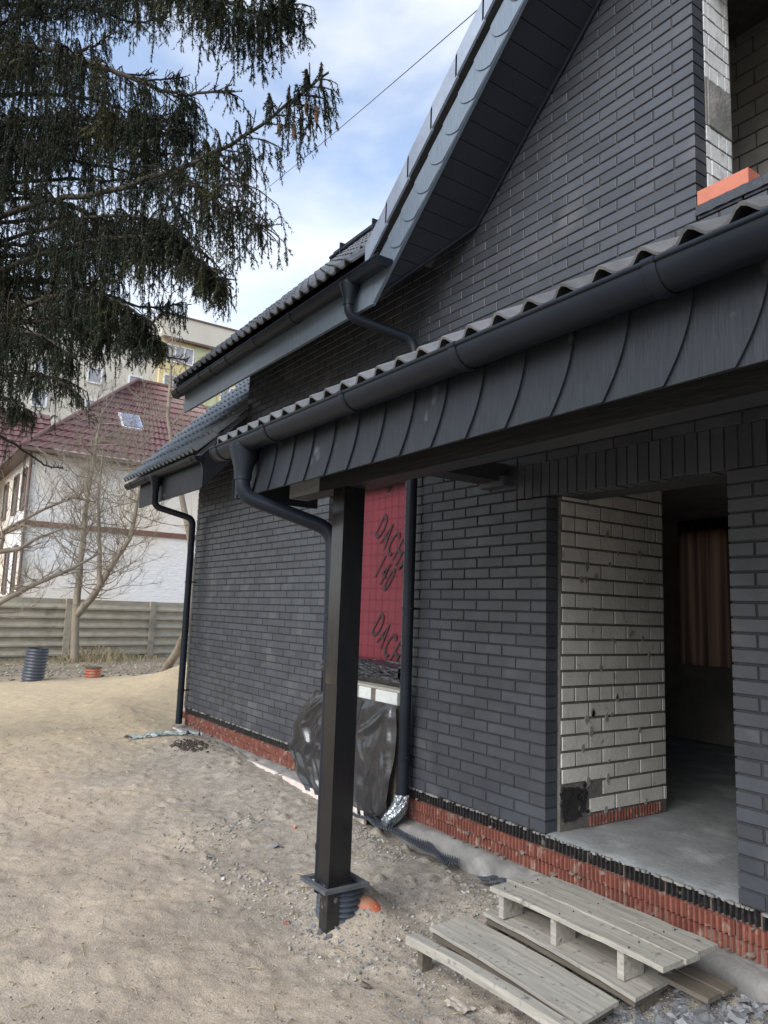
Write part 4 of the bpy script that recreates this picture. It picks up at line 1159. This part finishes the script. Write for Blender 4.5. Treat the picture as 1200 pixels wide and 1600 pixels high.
# ------------------------------------------------------------------ pipes in the yard
def corr(name, x, y, z0, h_, r_, rings, m_, label, tilt=(0, 0), lip=None):
    b = MB(); pts = []; rr = []
    n = rings * 4
    for k in range(n + 1):
        t_ = k / n; pts.append((x + tilt[0] * t_, y + tilt[1] * t_, z0 + h_ * t_)); rr.append(r_ * (1.0 if k % 4 in (0, 1) else .90))
    b.tube(pts, rr, 32, cap=False)
    inner_p = [(p[0], p[1], p[2]) for p in pts[::-1]]
    b.tube([pts[-1], pts[0]], r_ * .84, 32, cap=False)
    top = Vector(pts[-1]); N_ = 32
    vo = [top + Vector((math.cos(2 * math.pi * k / N_) * r_, math.sin(2 * math.pi * k / N_) * r_, .001)) for k in range(N_)]
    vi = [top + Vector((math.cos(2 * math.pi * k / N_) * r_ * .84, math.sin(2 * math.pi * k / N_) * r_ * .84, .001)) for k in range(N_)]
    b.add(vo + vi, [(k, (k + 1) % N_, N_ + (k + 1) % N_, N_ + k) for k in range(N_)])
    return obj(name, b, m_, label=label, cat='pipe')
corr('corrugated_pipe', -12.9, -.72, gz(-12.9, -.72) - .05, .68, .215, 11, 'greypipe', 'upright dark blue-grey corrugated pipe stub in the yard', (.0, .055))
corr('corrugated_pipe', -13.2, .50, gz(-13.2, .50) - .04, .23, .165, 4, 'orangepipe', 'short orange corrugated pipe stub in front of the concrete fence')
b = MB(); b.tube([(-13.2, .50, gz(-13.2, .50) + .185), (-13.2, .50, gz(-13.2, .50) + .215)], .172, 32)
obj('pipe_lid', b, 'wooddark', label='dark lid on the short orange pipe stub', cat='lid')

# ------------------------------------------------------------------ concrete fence
A = Vector((-17.9, -3.6, 0)); d_ = Vector((-1.25, 5.3, 0)).normalized(); nrm = Vector((d_.y, -d_.x, 0))
# fence line passes (-18.44,-.56) and (-19.69,4.74)
O_ = Vector((-18.44, -.56, 0))
fence = empty('concrete_fence', 'weathered concrete fence of overlapping horizontal slats with square posts', 'fence')
post_t = [-6.9, -4.3, -1.7 + .0, 1.63, 4.3, 7.0, 9.6]
post_t = [-6.1, -3.5, -.9, 1.66, 4.26, 6.86, 9.4]
FZ0, FH = -.45, 1.78
for tt in post_t:
    p = O_ + d_ * tt
    b = MB(); b.box(-.09, .09, -.09, .09, 0, FH + .05)
    o = obj('post', b, 'fence', fence); o.location = (p.x, p.y, FZ0); o.rotation_euler = (0, 0, math.atan2(d_.y, d_.x))
for a_, b_ in zip(post_t[:-1], post_t[1:]):
    for k in range(7):
        ln = b_ - a_ - .14; mid = O_ + d_ * ((a_ + b_) / 2)
        b = MB(); h_ = FH / 7
        b.prism([(-.075, 0.0), (.02, .0), (.035, h_ + .03), (-.012, h_ + .03), (-.022, h_ * .55), (-.075, .045)], 'x', -ln / 2, ln / 2)
        o = obj('slat', b, 'fence', fence); o.location = (mid.x - nrm.x * 0, mid.y, FZ0 + k * h_ + .01)
        # the overhanging lip of each slat looks to the camera (+X side)
        o.rotation_euler = (0, 0, math.atan2(d_.y, d_.x))
        
# ------------------------------------------------------------------ white house with red roof
wh = empty('white_house', 'white painted brick house with red metal-tile hip roof behind the concrete fence', 'house')
def boxobj(name, parent, m_, *bx, label=None):
    b = MB(); b.box(*bx); return obj(name, b, m_, parent, label=label)
wl = boxobj('wall', wh, 'whitewall', -37.5, -27, 1.0, 14, -.6, 7.0)
boxobj('band', wl, 'brown', -26.995, -26.93, .95, 14, 4.07, 4.27)
b = MB(); b.box(-37, -27.0, .93, .995, 4.07, 4.27); obj('band', b, 'brown', wl)
# roof with stepped metal tile profile: hip roof
def roof_face(p00, p10, p01, p11, rows, cols, amp=.05):
    """p00-p10 eave, p01-p11 ridge; stepped rows with waves across"""
    p00, p10, p01, p11 = map(Vector, (p00, p10, p01, p11)); vs = []; fs = []
    nrm_ = (p10 - p00).cross(p01 - p00).normalized()
    if nrm_.z < 0: nrm_ = -nrm_
    for r_ in range(rows):
        for (tt, off) in ((r_ / rows, .06), ((r_ + 1) / rows, .0)):
            a_ = p00.lerp(p01, tt); b_ = p10.lerp(p11, tt)
            for c_ in range(cols + 1):
                q = a_.lerp(b_, c_ / cols); vs.append(q + nrm_ * (off + amp * .5 * (1 + math.cos(math.pi * c_))))
    m_ = cols + 1
    for k in range(rows * 2 - 1):
        for c_ in range(cols): fs.append((k * m_ + c_, k * m_ + c_ + 1, (k + 1) * m_ + c_ + 1, (k + 1) * m_ + c_))
    return vs, fs
b = MB()
v, f = roof_face((-26.5, .5, 6.95), (-26.5, 14.5, 6.95), (-32, 6.0, 11.9), (-32, 7.6, 11.9), 14, 90); b.add(v, f)
v, f = roof_face((-37.8, .5, 6.95), (-26.5, .5, 6.95), (-32.1, 6.0, 11.9), (-32, 6.0, 11.9), 14, 70); b.add(v, f)
v, f = roof_face((-26.5, 14.5, 6.95), (-37.8, 14.5, 6.95), (-32, 7.6, 11.9), (-32.1, 7.6, 11.9), 10, 20); b.add(v, f)
b.tube([(-26.5, .5, 7.0), (-32, 6, 12.0), (-32, 7.6, 12.0), (-26.5, 14.5, 7.0)], .10, 8)
b.box(-37.8, -26.5, .5, 14.5, 6.86, 6.94)
v, f = roof_face((-33.2, -14, 7.3), (-33.2, 3.0, 7.3), (-36.5, -14, 10.6), (-36.5, 3.0, 10.6), 10, 90); b.add(v, f)
b.box(-40, -33.3, -14, .9, 7.0, 7.25)
rf = obj('roof', b, 'redmetal', wh)
b = MB(); b.box(-26.55, -26.45, .45, 14.5, 6.84, 6.98); b.box(-37.8, -26.45, .42, .50, 6.84, 6.98); obj('gutter', b, 'brownframe', wh)
b = MB(); b.tube([(-26.93, .94, 6.9), (-26.93, .94, -.4)], .055, 8); obj('downpipe', b, 'brownframe', wh)
# skylight
b = MB()
rs_ = Vector((-5.5, 0, 4.95)).normalized(); un = Vector((4.95, 0, 5.5)).normalized()
def roofpt(y, t_): p = Vector((-26.5, y, 6.95)) + rs_ * t_; return p + un * .13
for nm_, m_, (ya, yb, ta, tb, lift) in (('skylight', 'whiteframe', (4.55, 5.45, 2.55, 3.75, 0)), ('pane', 'skyglass', (4.62, 5.38, 2.62, 3.68, .05))):
    q = [roofpt(ya, ta), roofpt(yb, ta), roofpt(yb, tb), roofpt(ya, tb)]; q = [p + un * lift for p in q]
    b = MB(); b.add([tuple(p) for p in q] + [tuple(p - un * .12) for p in q], [(0, 1, 2, 3), (4, 7, 6, 5), (0, 4, 5, 1), (1, 5, 6, 2), (2, 6, 7, 3), (3, 7, 4, 0)])
    if nm_ == 'skylight': skl = obj('skylight', b, m_, rf)
    else: obj('skylight_pane', b, m_, rf)
# windows on its left side (facing -Y) 
for (xa, xb, za, zb) in ((-28.6, -27.75, 4.75, 6.4), (-30.8, -29.6, 4.75, 6.4), (-28.9, -28.2, 1.5, 3.4), (-31.2, -30.2, 1.5, 3.4), (-33.5, -32.4, 4.75, 6.4)):
    b = MB(); t_ = .09
    b.box(xa, xa + t_, .93, 1.02, za, zb); b.box(xb - t_, xb, .93, 1.02, za, zb); b.box(xa + t_, xb - t_, .931, 1.02, za, za + t_); b.box(xa + t_, xb - t_, .931, 1.02, zb - t_, zb)
    fr = obj('window', b, 'brownframe', wh)
    b = MB(); b.box(xa + t_, xb - t_, .96, .998, za + t_, zb - t_); obj('pane', b, 'darkglass', fr)

# ------------------------------------------------------------------ apartment block
ap = empty('apartment_block', 'pale yellow and cream panel apartment block rising behind the red roof', 'apartment building')
boxobj('wall', ap, 'aptcream', -75, -60.5, -12, 15.4, -1, 25.6, label='cream wall section on the left')
boxobj('wall', ap, 'aptyellow', -75, -60, 15.401, 46, -1, 24.75, label='yellow wall section')
boxobj('parapet', ap, 'aptcream', -75.2, -59.8, 15.3, 46.2, 24.9, 27.0)
boxobj('cornice', ap, 'brownframe', -59.9, -59.5, 15.4, 46.2, 24.7, 24.9)
boxobj('cornice', ap, 'brownframe', -75.3, -59.7, 15.2, 46.3, 27.0, 27.15)
def awin(x, ya, yb, za, zb, n):
    b = MB(); b.box(x, x + .12, ya, yb, za, za + .12); b.box(x, x + .12, ya, yb, zb - .12, zb)
    for k in range(n + 1):
        yy = ya + (yb - ya) * k / n; b.box(x, x + .121, yy - .06, yy + .06, za + .12, zb - .12)
    fr = obj('window', b, 'whiteframe', ap)
    b = MB(); b.box(x - .05, x + .04, ya + .05, yb - .05, za + .1, zb - .1); obj('pane', b, 'aptglass', fr)
for k in range(8):
    z_ = 22.75 - k * 2.8
    if z_ < 1: break
    for ya in (15.85, 21.2, 26.6, 32):
        awin(-60.0, ya, ya + 2.5, z_, z_ + 1.6, 3)
        if k < 5:
            b = MB(); b.box(-59.99, -59.9, ya + 2.6, ya + 4.9, z_ - .6, z_ + 1.9); obj('balcony_panel', b, 'aptgreen', ap)
    for ya in (13.0, 9.6, 5.5, 1.5, -3, -8): awin(-60.5, ya, ya + 1.1, z_ - .4, z_ + 1.0, 1)

# ------------------------------------------------------------------ bare trees
def bare_tree(name, label, stems, seed, twig_r=.012, depth=3, m1='bark', dens=1.0, reach=1.0):
    root = empty(name, label, 'tree'); r = random.Random(seed)
    tr = MB(); tw = MB()
    def grow(p, d, ln, rad, dep):
        n = 6; pts = [p]; q = p.copy(); dd = d.copy()
        for i in range(n):
            dd = (dd + Vector((r.uniform(-.32, .32), r.uniform(-.32, .32), r.uniform(-.16, .34)))).normalized()
            q = q + dd * ln / n; pts.append(q.copy())
        rr = [rad * (1 - .75 * i / n) for i in range(n + 1)]
        tw.tube(pts, rr, 4 if dep < 2 else 5, cap=False)
        if dep > 0:
            k = int(r.randint(3, 5) * dens)
            for c_ in range(k):
                i = r.randint(1, n); nd = (dd + Vector((r.uniform(-1, 1), r.uniform(-1, 1), r.uniform(-.6, .8)))).normalized()
                grow(pts[i], nd, ln * r.uniform(.45, .7), rad * .5, dep - 1)
    for st in stems:
        pts = [Vector(p) for p in st['p']]; r0, r1 = st['r']; n = len(pts)
        sm = []
        for i in range(n - 1):
            for t_ in np.linspace(0, 1, 5)[:-1]:
                sm.append(pts[i].lerp(pts[i + 1], t_) + Vector((r.uniform(-1, 1), r.uniform(-1, 1), 0)) * r0 * .12)
        sm.append(pts[-1])
        tr.tube(sm, [r0 + (r1 - r0) * i / (len(sm) - 1) for i in range(len(sm))], 8)
        for i in range(2, len(sm)):
            f_ = i / len(sm)
            if f_ < st.get('from', .2): continue
            for c_ in range(st.get('k', 2)):
                nd = Vector((r.uniform(-1, 1), r.uniform(-1, 1), r.uniform(-.35, .7))).normalized()
                grow(sm[i], nd, st.get('len', 1.3) * r.uniform(.6, 1.2) * reach, max(.011, r0 * .16), depth)
    obj('trunk', tr, m1, root); o = obj('branches', tw, 'twig', root); o['kind'] = 'stuff'
    return root
bare_tree('bare_tree', 'bare fruit tree with forked pale trunk in front of the fence', [
    dict(p=[(-17.9, 1.15, -.5), (-17.8, 1.05, .95), (-17.55, 1.0, 2.88), (-17.4, 1.0, 4.3), (-17.2, 1.05, 5.5), (-17.1, 1.08, 6.3)], r=(.12, .025), k=3, **{'from': .3}),
    dict(p=[(-17.8, 1.08, .95), (-17.4, 1.35, 1.45), (-17.0, 1.6, 2.15), (-16.5, 1.95, 3.0), (-16.2, 2.02, 4.3), (-16.1, 2.04, 5.2)], r=(.11, .025), k=3, **{'from': .15}),
    dict(p=[(-17.1, 1.42, 1.75), (-17.1, 1.35, 2.8), (-17.1, 1.2, 4.0), (-17.0, 1.2, 5.3)], r=(.07, .02), k=2)], 11, dens=1.0)
bare_tree('bare_tree', 'bare tree whose dark crooked boughs reach in from the left edge', [
    dict(p=[(-13.4, -3.2, -.4), (-13.2, -3.1, 1.2), (-13.0, -2.9, 3.2)], r=(.14, .06), k=2, len=1.0),
    dict(p=[(-13.3, -3.1, .3), (-12.93, -2.02, .51), (-12.45, -1.5, 1.25), (-12.33, -.88, 1.65), (-12.27, -.33, 1.93), (-12.3, .2, 2.3)], r=(.085, .02), k=2, len=.8, **{'from': .3}),
    dict(p=[(-13.1, -3.0, 2.0), (-12.8, -2.17, 1.95), (-12.36, -1.6, 2.2), (-12.15, -1.3, 2.26), (-12.14, -.99, 2.5), (-12.1, -.6, 2.7)], r=(.07, .018), k=1, len=.7),
    dict(p=[(-12.36, -1.6, 2.2), (-12.33, -1.58, 2.4), (-12.29, -1.58, 2.6), (-12.12, -.93, 3.07), (-12.1, -.43, 3.35), (-12.1, 0.0, 3.3)], r=(.045, .015), k=2, len=.9)], 13, m1='twig', dens=.9)
bare_tree('bare_tree', 'slender leafless tree behind the low left roof', [
    dict(p=[(-20.5, 5.5, -.4), (-20.4, 5.0, 3.5), (-20.2, 4.2, 6.0), (-20.1, 3.85, 7.4), (-20.0, 3.8, 8.6), (-19.9, 3.75, 10.0)], r=(.13, .02), k=2, len=1.4, **{'from': .45}),
    dict(p=[(-20.6, 6.0, -.4), (-20.5, 6.0, 4), (-20.2, 5.5, 6.8), (-20.0, 5.8, 8.8)], r=(.10, .02), k=2, len=1.3, **{'from': .5})], 17, dens=.8)
b = MB(); b.tube([(-14.2, 2.3, -.35), (-13.4, 2.35, .25), (-12.6, 2.3, .95), (-12.2, 2.2, 1.4)], [.11, .09, .07, .05], 8)
obj('leaning_trunk', b, 'bark', label='leaning bare trunk against the fence beside the far downpipe', cat='tree trunk')

# dry grass and weeds at the foot of the fence
gm = MB(); gg = MB()
for k in range(1500):
    t_ = r2.uniform(-5, 7); p = O_ + d_ * t_; off = abs(r2.gauss(0, .8)); x, y = p.x + off + .25, p.y + r2.uniform(-.2, .2)
    dn = math.exp(-((y - 1.9) / 1.0) ** 2)
    if r2.random() > .25 + dn: continue
    h_ = r2.uniform(.05, .16) + .38 * dn * r2.random(); z_ = gz(x, y) - .02; a_ = r2.uniform(0, 6.28); l_ = h_ * r2.uniform(.3, 1.0)
    tgt = gg if (r2.random() < .35 and h_ < .2) else gm
    w_ = .010
    q1 = (x + math.cos(a_) * l_ * .4, y + math.sin(a_) * l_ * .4, z_ + h_ * .8); q2 = (x + math.cos(a_) * l_, y + math.sin(a_) * l_, z_ + h_)
    tgt.add([(x, y - w_, z_), (x, y + w_, z_), (q1[0], q1[1] + w_, q1[2]), (q1[0], q1[1] - w_, q1[2]), q2], [(0, 1, 2, 3), (3, 2, 4)])
obj('dry_grass', gm, 'drygrass', kind='stuff', label='dry straw-coloured grass at the foot of the concrete fence', cat='grass')
obj('green_grass', gg, 'greengrass', kind='stuff', label='thin green weeds at the foot of the concrete fence', cat='grass')
gm = MB(); n = 1800
scatter_fast(n, rs.uniform(-17.5, -13.2, n), rs.uniform(-4, 3.2, n), .012 + .05 * rs.rand(n) ** 3, gm, r2)
obj('leaf_litter', gm, 'pebble', ground, kind='stuff')

# ------------------------------------------------------------------ spruce
sp = empty('spruce_tree', 'large dark spruce with drooping curtains of twigs overhanging from the left', 'tree')
tb = MB()
tb.tube([(-6.9, -3.3, -.5), (-6.85, -3.35, 2.2), (-6.75, -3.4, 5), (-6.7, -3.45, 9), (-6.65, -3.5, 13)], [.30, .25, .21, .15, .05], 14)
obj('trunk', tb, 'sprucebark', sp)
NV = []; NF = []   # needles as triangles
def needles(pts, step, nl, rs_, out_list):
    """pts: polyline array; needles all round pointing forward along the shoot"""
    P = np.array(pts); seg = np.diff(P, axis=0); L_ = np.linalg.norm(seg, axis=1)
    tot = L_.sum(); n = max(3, int(tot / step)); s_ = np.sort(rs_.rand(n) * tot); cum = np.concatenate([[0], np.cumsum(L_)])
    k = np.clip(np.searchsorted(cum, s_) - 1, 0, len(L_) - 1); t_ = (s_ - cum[k]) / L_[k]
    base_ = P[k] + seg[k] * t_[:, None]; d = seg[k] / L_[k][:, None]
    rv = rs_.normal(size=(n, 3)); rv -= (rv * d).sum(1)[:, None] * d; rv /= np.linalg.norm(rv, axis=1)[:, None] + 1e-9
    tip = base_ + (rv * .72 + d * .68) * nl * (.8 + .4 * rs_.rand(n))[:, None]
    side = np.cross(d, rv) * .0031
    out_list.append(np.stack([base_ - side * 1.2, base_ + side * 1.2, tip], 1))
rs_ = np.random.RandomState(12)
NL = []; DL = []; tw = MB()
def shoot(p, L_, lean, dead=False):
    """pendulous shoot hanging from p"""
    n = 5; pts = [np.array(p)]; d = np.array([lean[0], lean[1], -.55]); d = d / np.linalg.norm(d)
    for i in range(n):
        d = d * .62 + np.array([rs_.normal() * .07, rs_.normal() * .07, -.50]); d /= np.linalg.norm(d)
        pts.append(pts[-1] + d * L_ / n)
    tw.tube([tuple(q) for q in pts], [.0032, .003, .0027, .0024, .002, .0015], 3, cap=False, smooth=False)
    if dead:
        if rs_.rand() < .5: needles(pts, .03, .012, rs_, DL)
    else:
        needles(pts, .0036, .026, rs_, NL)
        for k in range(int(L_ * 13)):
            i = rs_.randint(1, n); q = pts[i]; a_ = rs_.rand() * 6.28; l2 = rs_.uniform(.04, .15)
            e_ = q + np.array([math.cos(a_) * l2 * .6, math.sin(a_) * l2 * .6, -l2 * .8]); needles([q, (q + e_) / 2 + np.array([math.cos(a_), math.sin(a_), 0]) * .01, e_], .0042, .023, rs_, NL)
def bough(path, r0, lmax, dens, tipup=True, dead_in=0.0, mids=.5):
    P = [np.array(p) for p in path]; n = 40; pts = []
    for i in range(n + 1):
        t_ = i / n * (len(P) - 1); k = min(int(t_), len(P) - 2); u = t_ - k
        p0 = P[max(k - 1, 0)]; p1 = P[k]; p2 = P[k + 1]; p3 = P[min(k + 2, len(P) - 1)]
        q = .5 * ((2 * p1) + (-p0 + p2) * u + (2 * p0 - 5 * p1 + 4 * p2 - p3) * u * u + (-p0 + 3 * p1 - 3 * p2 + p3) * u ** 3)
        pts.append(q + rs_.normal(size=3) * .006)
    tw.tube([tuple(q) for q in pts], [r0 * (1 - .85 * i / n) + .003 for i in range(n + 1)], 6)
    tot = sum(np.linalg.norm(pts[i + 1] - pts[i]) for i in range(n))
    m_ = int(tot * dens * .52)
    cl = [rs_.rand() for _ in range(max(4, int(tot * 3.2)))]
    for k in range(m_):
        t_ = rs_.rand() ** .9
        if rs_.rand() < .74: t_ = min(.995, max(0, cl[rs_.randint(len(cl))] + rs_.normal() * .018))
        i = min(int(t_ * n), n - 1); q = pts[i]; d = pts[i + 1] - pts[i]; d /= np.linalg.norm(d)
        side = np.array([-d[1], d[0], 0]) * rs_.choice([-1, 1]); side /= np.linalg.norm(side) + 1e-6
        prof_ = lmax * (1 - .75 * max(0, (t_ - .45) / .55)) * (rs_.uniform(.25, .7) if rs_.rand() < .6 else rs_.uniform(.7, 1.25))
        ext = rs_.uniform(.02, .34) * (1 - .7 * t_ ** 3)
        s0 = q; s1 = q + side * ext * .6 + d * ext * .5 + np.array([0, 0, .03 * ext]); s2 = q + side * ext + d * ext * .8 + np.array([0, 0, -.12 * ext])
        dead = rs_.rand() < dead_in * (1 - t_)
        tw.tube([tuple(s0), tuple(s1), tuple(s2)], [.006, .0045, .003], 4, cap=False)
        if not dead: needles([s0, s1, s2], .006, .018, rs_, NL)
        shoot(s2, prof_, side * .25 + d * .25, dead)
        if rs_.rand() < .7: shoot(s1, prof_ * .8, side * .1 + d * .1, dead)
    # bare-tipped upward end with short spread twigs
    if tipup:
        for k in range(16):
            i = rs_.randint(int(n * .84), n); q = pts[i]; d = pts[i] - pts[i - 1]; d /= np.linalg.norm(d) + 1e-9
            v_ = d * .8 + rs_.normal(size=3) * .55 + np.array([0, 0, .25]); v_ /= np.linalg.norm(v_); l2 = rs_.uniform(.05, .16)
            needles([q, q + v_ * l2 * .5, q + v_ * l2 + np.array([0, 0, .01])], .0035, .015, rs_, NL)
            tw.tube([tuple(q), tuple(q + v_ * l2)], .0035, 4, cap=False)
        needles(pts[int(n * .8):], .002, .015, rs_, NL)
    return pts
B1 = [(-6.7, -3.5, 4.6), (-5.885, -3.495, 4.95), (-4.297, -2.7, 5.10), (-3.301, -2.257, 4.936), (-2.08, -1.856, 4.74), (-1.303, -1.613, 4.73), (-.658, -1.411, 4.86)]
bough(B1, .035, .80, 55, True, .3)
# curtain heavier in the middle of B1
bough([(-2.2, -1.9, 4.75), (-1.9, -1.85, 4.5), (-1.62, -1.72, 4.25), (-1.45, -1.62, 4.12)], .012, .55, 70, True)
bough([(-1.75, -1.75, 4.68), (-1.5, -1.70, 4.42), (-1.33, -1.62, 4.1), (-1.22, -1.57, 3.95)], .010, .42, 60, True)
bough([(-2.4, -1.95, 4.7), (-2.2, -1.8, 4.35), (-1.95, -1.7, 3.95), (-1.72, -1.6, 3.72)], .012, .42, 60, True)
bough([(-6.7, -3.5, 7.0), (-5.658, -3.758, 7.2), (-3.879, -2.783, 6.5), (-2.754, -2.196, 5.773), (-2.274, -1.942, 5.45), (-1.637, -1.672, 5.20)], .03, .75, 70, True, .2)
bough([(-6.7, -3.5, 8.4), (-5.544, -3.889, 8.45), (-3.015, -2.491, 6.911), (-1.658, -2.038, 5.90), (-1.058, -1.769, 5.40), (-.733, -1.639, 5.33)], .03, .60, 85, True)
bough([(-6.7, -3.5, 4.3), (-5.923, -3.452, 4.418), (-4.067, -2.566, 4.552), (-2.78, -2.076, 4.369), (-2.119, -1.736, 4.05), (-1.847, -1.573, 3.70)], .028, .62, 85, True, .2)
bough([(-6.7, -3.5, 3.8), (-5.973, -3.394, 3.867), (-3.894, -2.551, 4.05), (-2.952, -2.197, 3.86), (-2.581, -1.935, 3.62)], .026, .6, 85, False, .15)
bough([(-6.7, -3.5, 3.6), (-5.998, -3.364, 3.592), (-4.416, -2.883, 3.752), (-3.496, -2.58, 3.60), (-3.17, -2.383, 3.35)], .026, .66, 85, False, .15)
bough([(-6.7, -3.5, 5.6), (-5.2, -2.95, 5.9), (-3.9, -2.45, 5.75), (-2.9, -2.1, 5.5), (-2.3, -1.85, 5.25)], .026, .8, 70, True, .2)
bough([(-6.7, -3.5, 3.9), (-5.2, -3.1, 4.0), (-3.8, -2.45, 3.85), (-2.95, -2.0, 3.65), (-2.55, -1.85, 3.45)], .022, .50, 90, False, .1)
bough([(-6.7, -3.5, 3.5), (-5.4, -3.2, 3.45), (-4.3, -2.75, 3.40), (-3.5, -2.5, 3.25), (-3.1, -2.3, 3.05)], .022, .50, 80, False, .1)
bough([(-6.7, -3.5, 3.4), (-5.5, -3.3, 3.35), (-4.6, -3.0, 3.25), (-3.9, -2.8, 3.1), (-3.6, -2.65, 2.95)], .022, .55, 80, False, .1)
bough([(-6.7, -3.5, 4.9), (-5.2, -2.9, 5.0), (-3.7, -2.3, 4.85), (-2.7, -1.95, 4.55), (-2.2, -1.8, 4.2)], .024, .8, 80, False, .1)
bough([(-6.7, -3.5, 6.3), (-5.2, -2.95, 6.35), (-3.9, -2.45, 5.95), (-2.9, -2.1, 5.45), (-2.2, -1.9, 5.1)], .026, .7, 80, True, .2)
# generic fill boughs all round the trunk; more of them on the side that shows
for k in range(76):
    z0 = 3.5 + 7.0 * (k / 76.0) + rs_.uniform(-.15, .15)
    if k % 4 != 0: az = R(rs_.uniform(-12, 62))
    else: az = R(rs_.uniform(70, 340))
    ln = rs_.uniform(2.6, 3.9) * (1 - .045 * max(0, z0 - 4)); 
    if z0 < 4.1: ln *= .80
    dx, dy = math.cos(az), math.sin(az)
    st = np.array([-6.75, -3.42, z0]); sag = rs_.uniform(.1, .45)
    pth = [st, st + np.array([dx, dy, .06]) * ln * .3, st + np.array([dx * .62 * ln, dy * .62 * ln, -.2 * sag]), st + np.array([dx * .85 * ln, dy * .85 * ln, -.9 * sag]), st + np.array([dx * ln, dy * ln, -1.0 * sag + .05])]
    showing = k % 4 != 0
    bough(pth, .028, rs_.uniform(.45, .85) if z0 > 4.0 else .5, 52 if showing else 9, True, .35)
T = np.concatenate(NL); me = bpy.data.meshes.new('foliage'); np_mesh(me, T.reshape(-1, 3), np.arange(len(T) * 3).reshape(-1, 3))
print('needles', len(T))
o = link('foliage', me, 'needle', sp); o['kind'] = 'stuff'
if DL:
    T = np.concatenate(DL); me = bpy.data.meshes.new('dry_needles'); np_mesh(me, T.reshape(-1, 3), np.arange(len(T) * 3).reshape(-1, 3))
    o = link('dry_needles', me, 'deadneedle', sp); o['kind'] = 'stuff'
o = obj('branches', tw, 'sprucebark', sp); o['kind'] = 'stuff'
for (x, y, z, l_) in ((-.83, -1.46, 4.74, .12), (-.74, -1.43, 4.66, .13), (-.92, -1.50, 4.60, .12), (-1.05, -1.55, 4.66, .11)):
    b = MB(); b.tube([(x, y, z), (x, y, z - l_ * .2), (x + .004, y, z - l_ * .5), (x + .006, y, z - l_ * .85), (x + .007, y, z - l_)], [.006, .014, .017, .011, .003], 10)
    obj('cone', b, 'cone', sp)

# ------------------------------------------------------------------ curtain in the far window of the lower room, cable
b = MB(); vs = []
for i in range(41):
    x = -1.86 + .9 * i / 40
    for z_ in (.84, 2.5): vs.append((x, 4.24 + .02 * math.sin(i * 1.3), z_))
b.add(vs, [(i * 2, i * 2 + 2, i * 2 + 3, i * 2 + 1) for i in range(40)], True)
cm = bpy.data.materials.new('translucent_brown_sheet'); cm.use_nodes = True; t_ = cm.node_tree; t_.nodes.clear()
tr_ = t_.nodes.new('ShaderNodeBsdfTranslucent'); no_ = t_.nodes.new('ShaderNodeTexNoise'); mp_ = t_.nodes.new('ShaderNodeMapping'); g_ = t_.nodes.new('ShaderNodeNewGeometry')
cr2 = t_.nodes.new('ShaderNodeValToRGB'); ou_ = t_.nodes.new('ShaderNodeOutputMaterial')
mp_.inputs['Scale'].default_value = (14, 1, .25); no_.inputs['Scale'].default_value = 1.0
cr2.color_ramp.elements[0].color = (.014, .009, .007, 1); cr2.color_ramp.elements[1].color = (.06, .035, .022, 1)
cr2.color_ramp.elements[0].position = .35; cr2.color_ramp.elements[1].position = .7
t_.links.new(g_.outputs['Position'], mp_.inputs[0]); t_.links.new(mp_.outputs[0], no_.inputs['Vector']); t_.links.new(no_.outputs['Fac'], cr2.inputs[0])
t_.links.new(cr2.outputs[0], tr_.inputs['Color']); t_.links.new(tr_.outputs[0], ou_.inputs['Surface'])
obj('brown_curtain', b, cm, label='brown translucent sheet hanging in the far window of the dark room', cat='curtain')
b = MB(); c0 = Vector((-3.6, 4.0, 12.2)); c1 = Vector((-24.0, 8.3, 18.2))
c0 = Vector((-6.172, 4.843, 12.898)) + (Vector((-6.172, 4.843, 12.898)) - Vector((-17.341, 7.223, 16.958))) * .5
c1 = Vector((-17.341, 7.223, 16.958)) + (Vector((-17.341, 7.223, 16.958)) - Vector((-6.172, 4.843, 12.898))) * 2.0
b.tube([tuple(c0.lerp(c1, i / 20) + Vector((0, 0, -.25 * math.sin(math.pi * i / 20)))) for i in range(21)], .010, 5)
obj('overhead_cable', b, 'cable', label='thin overhead cable crossing the sky above the roof', cat='cable')
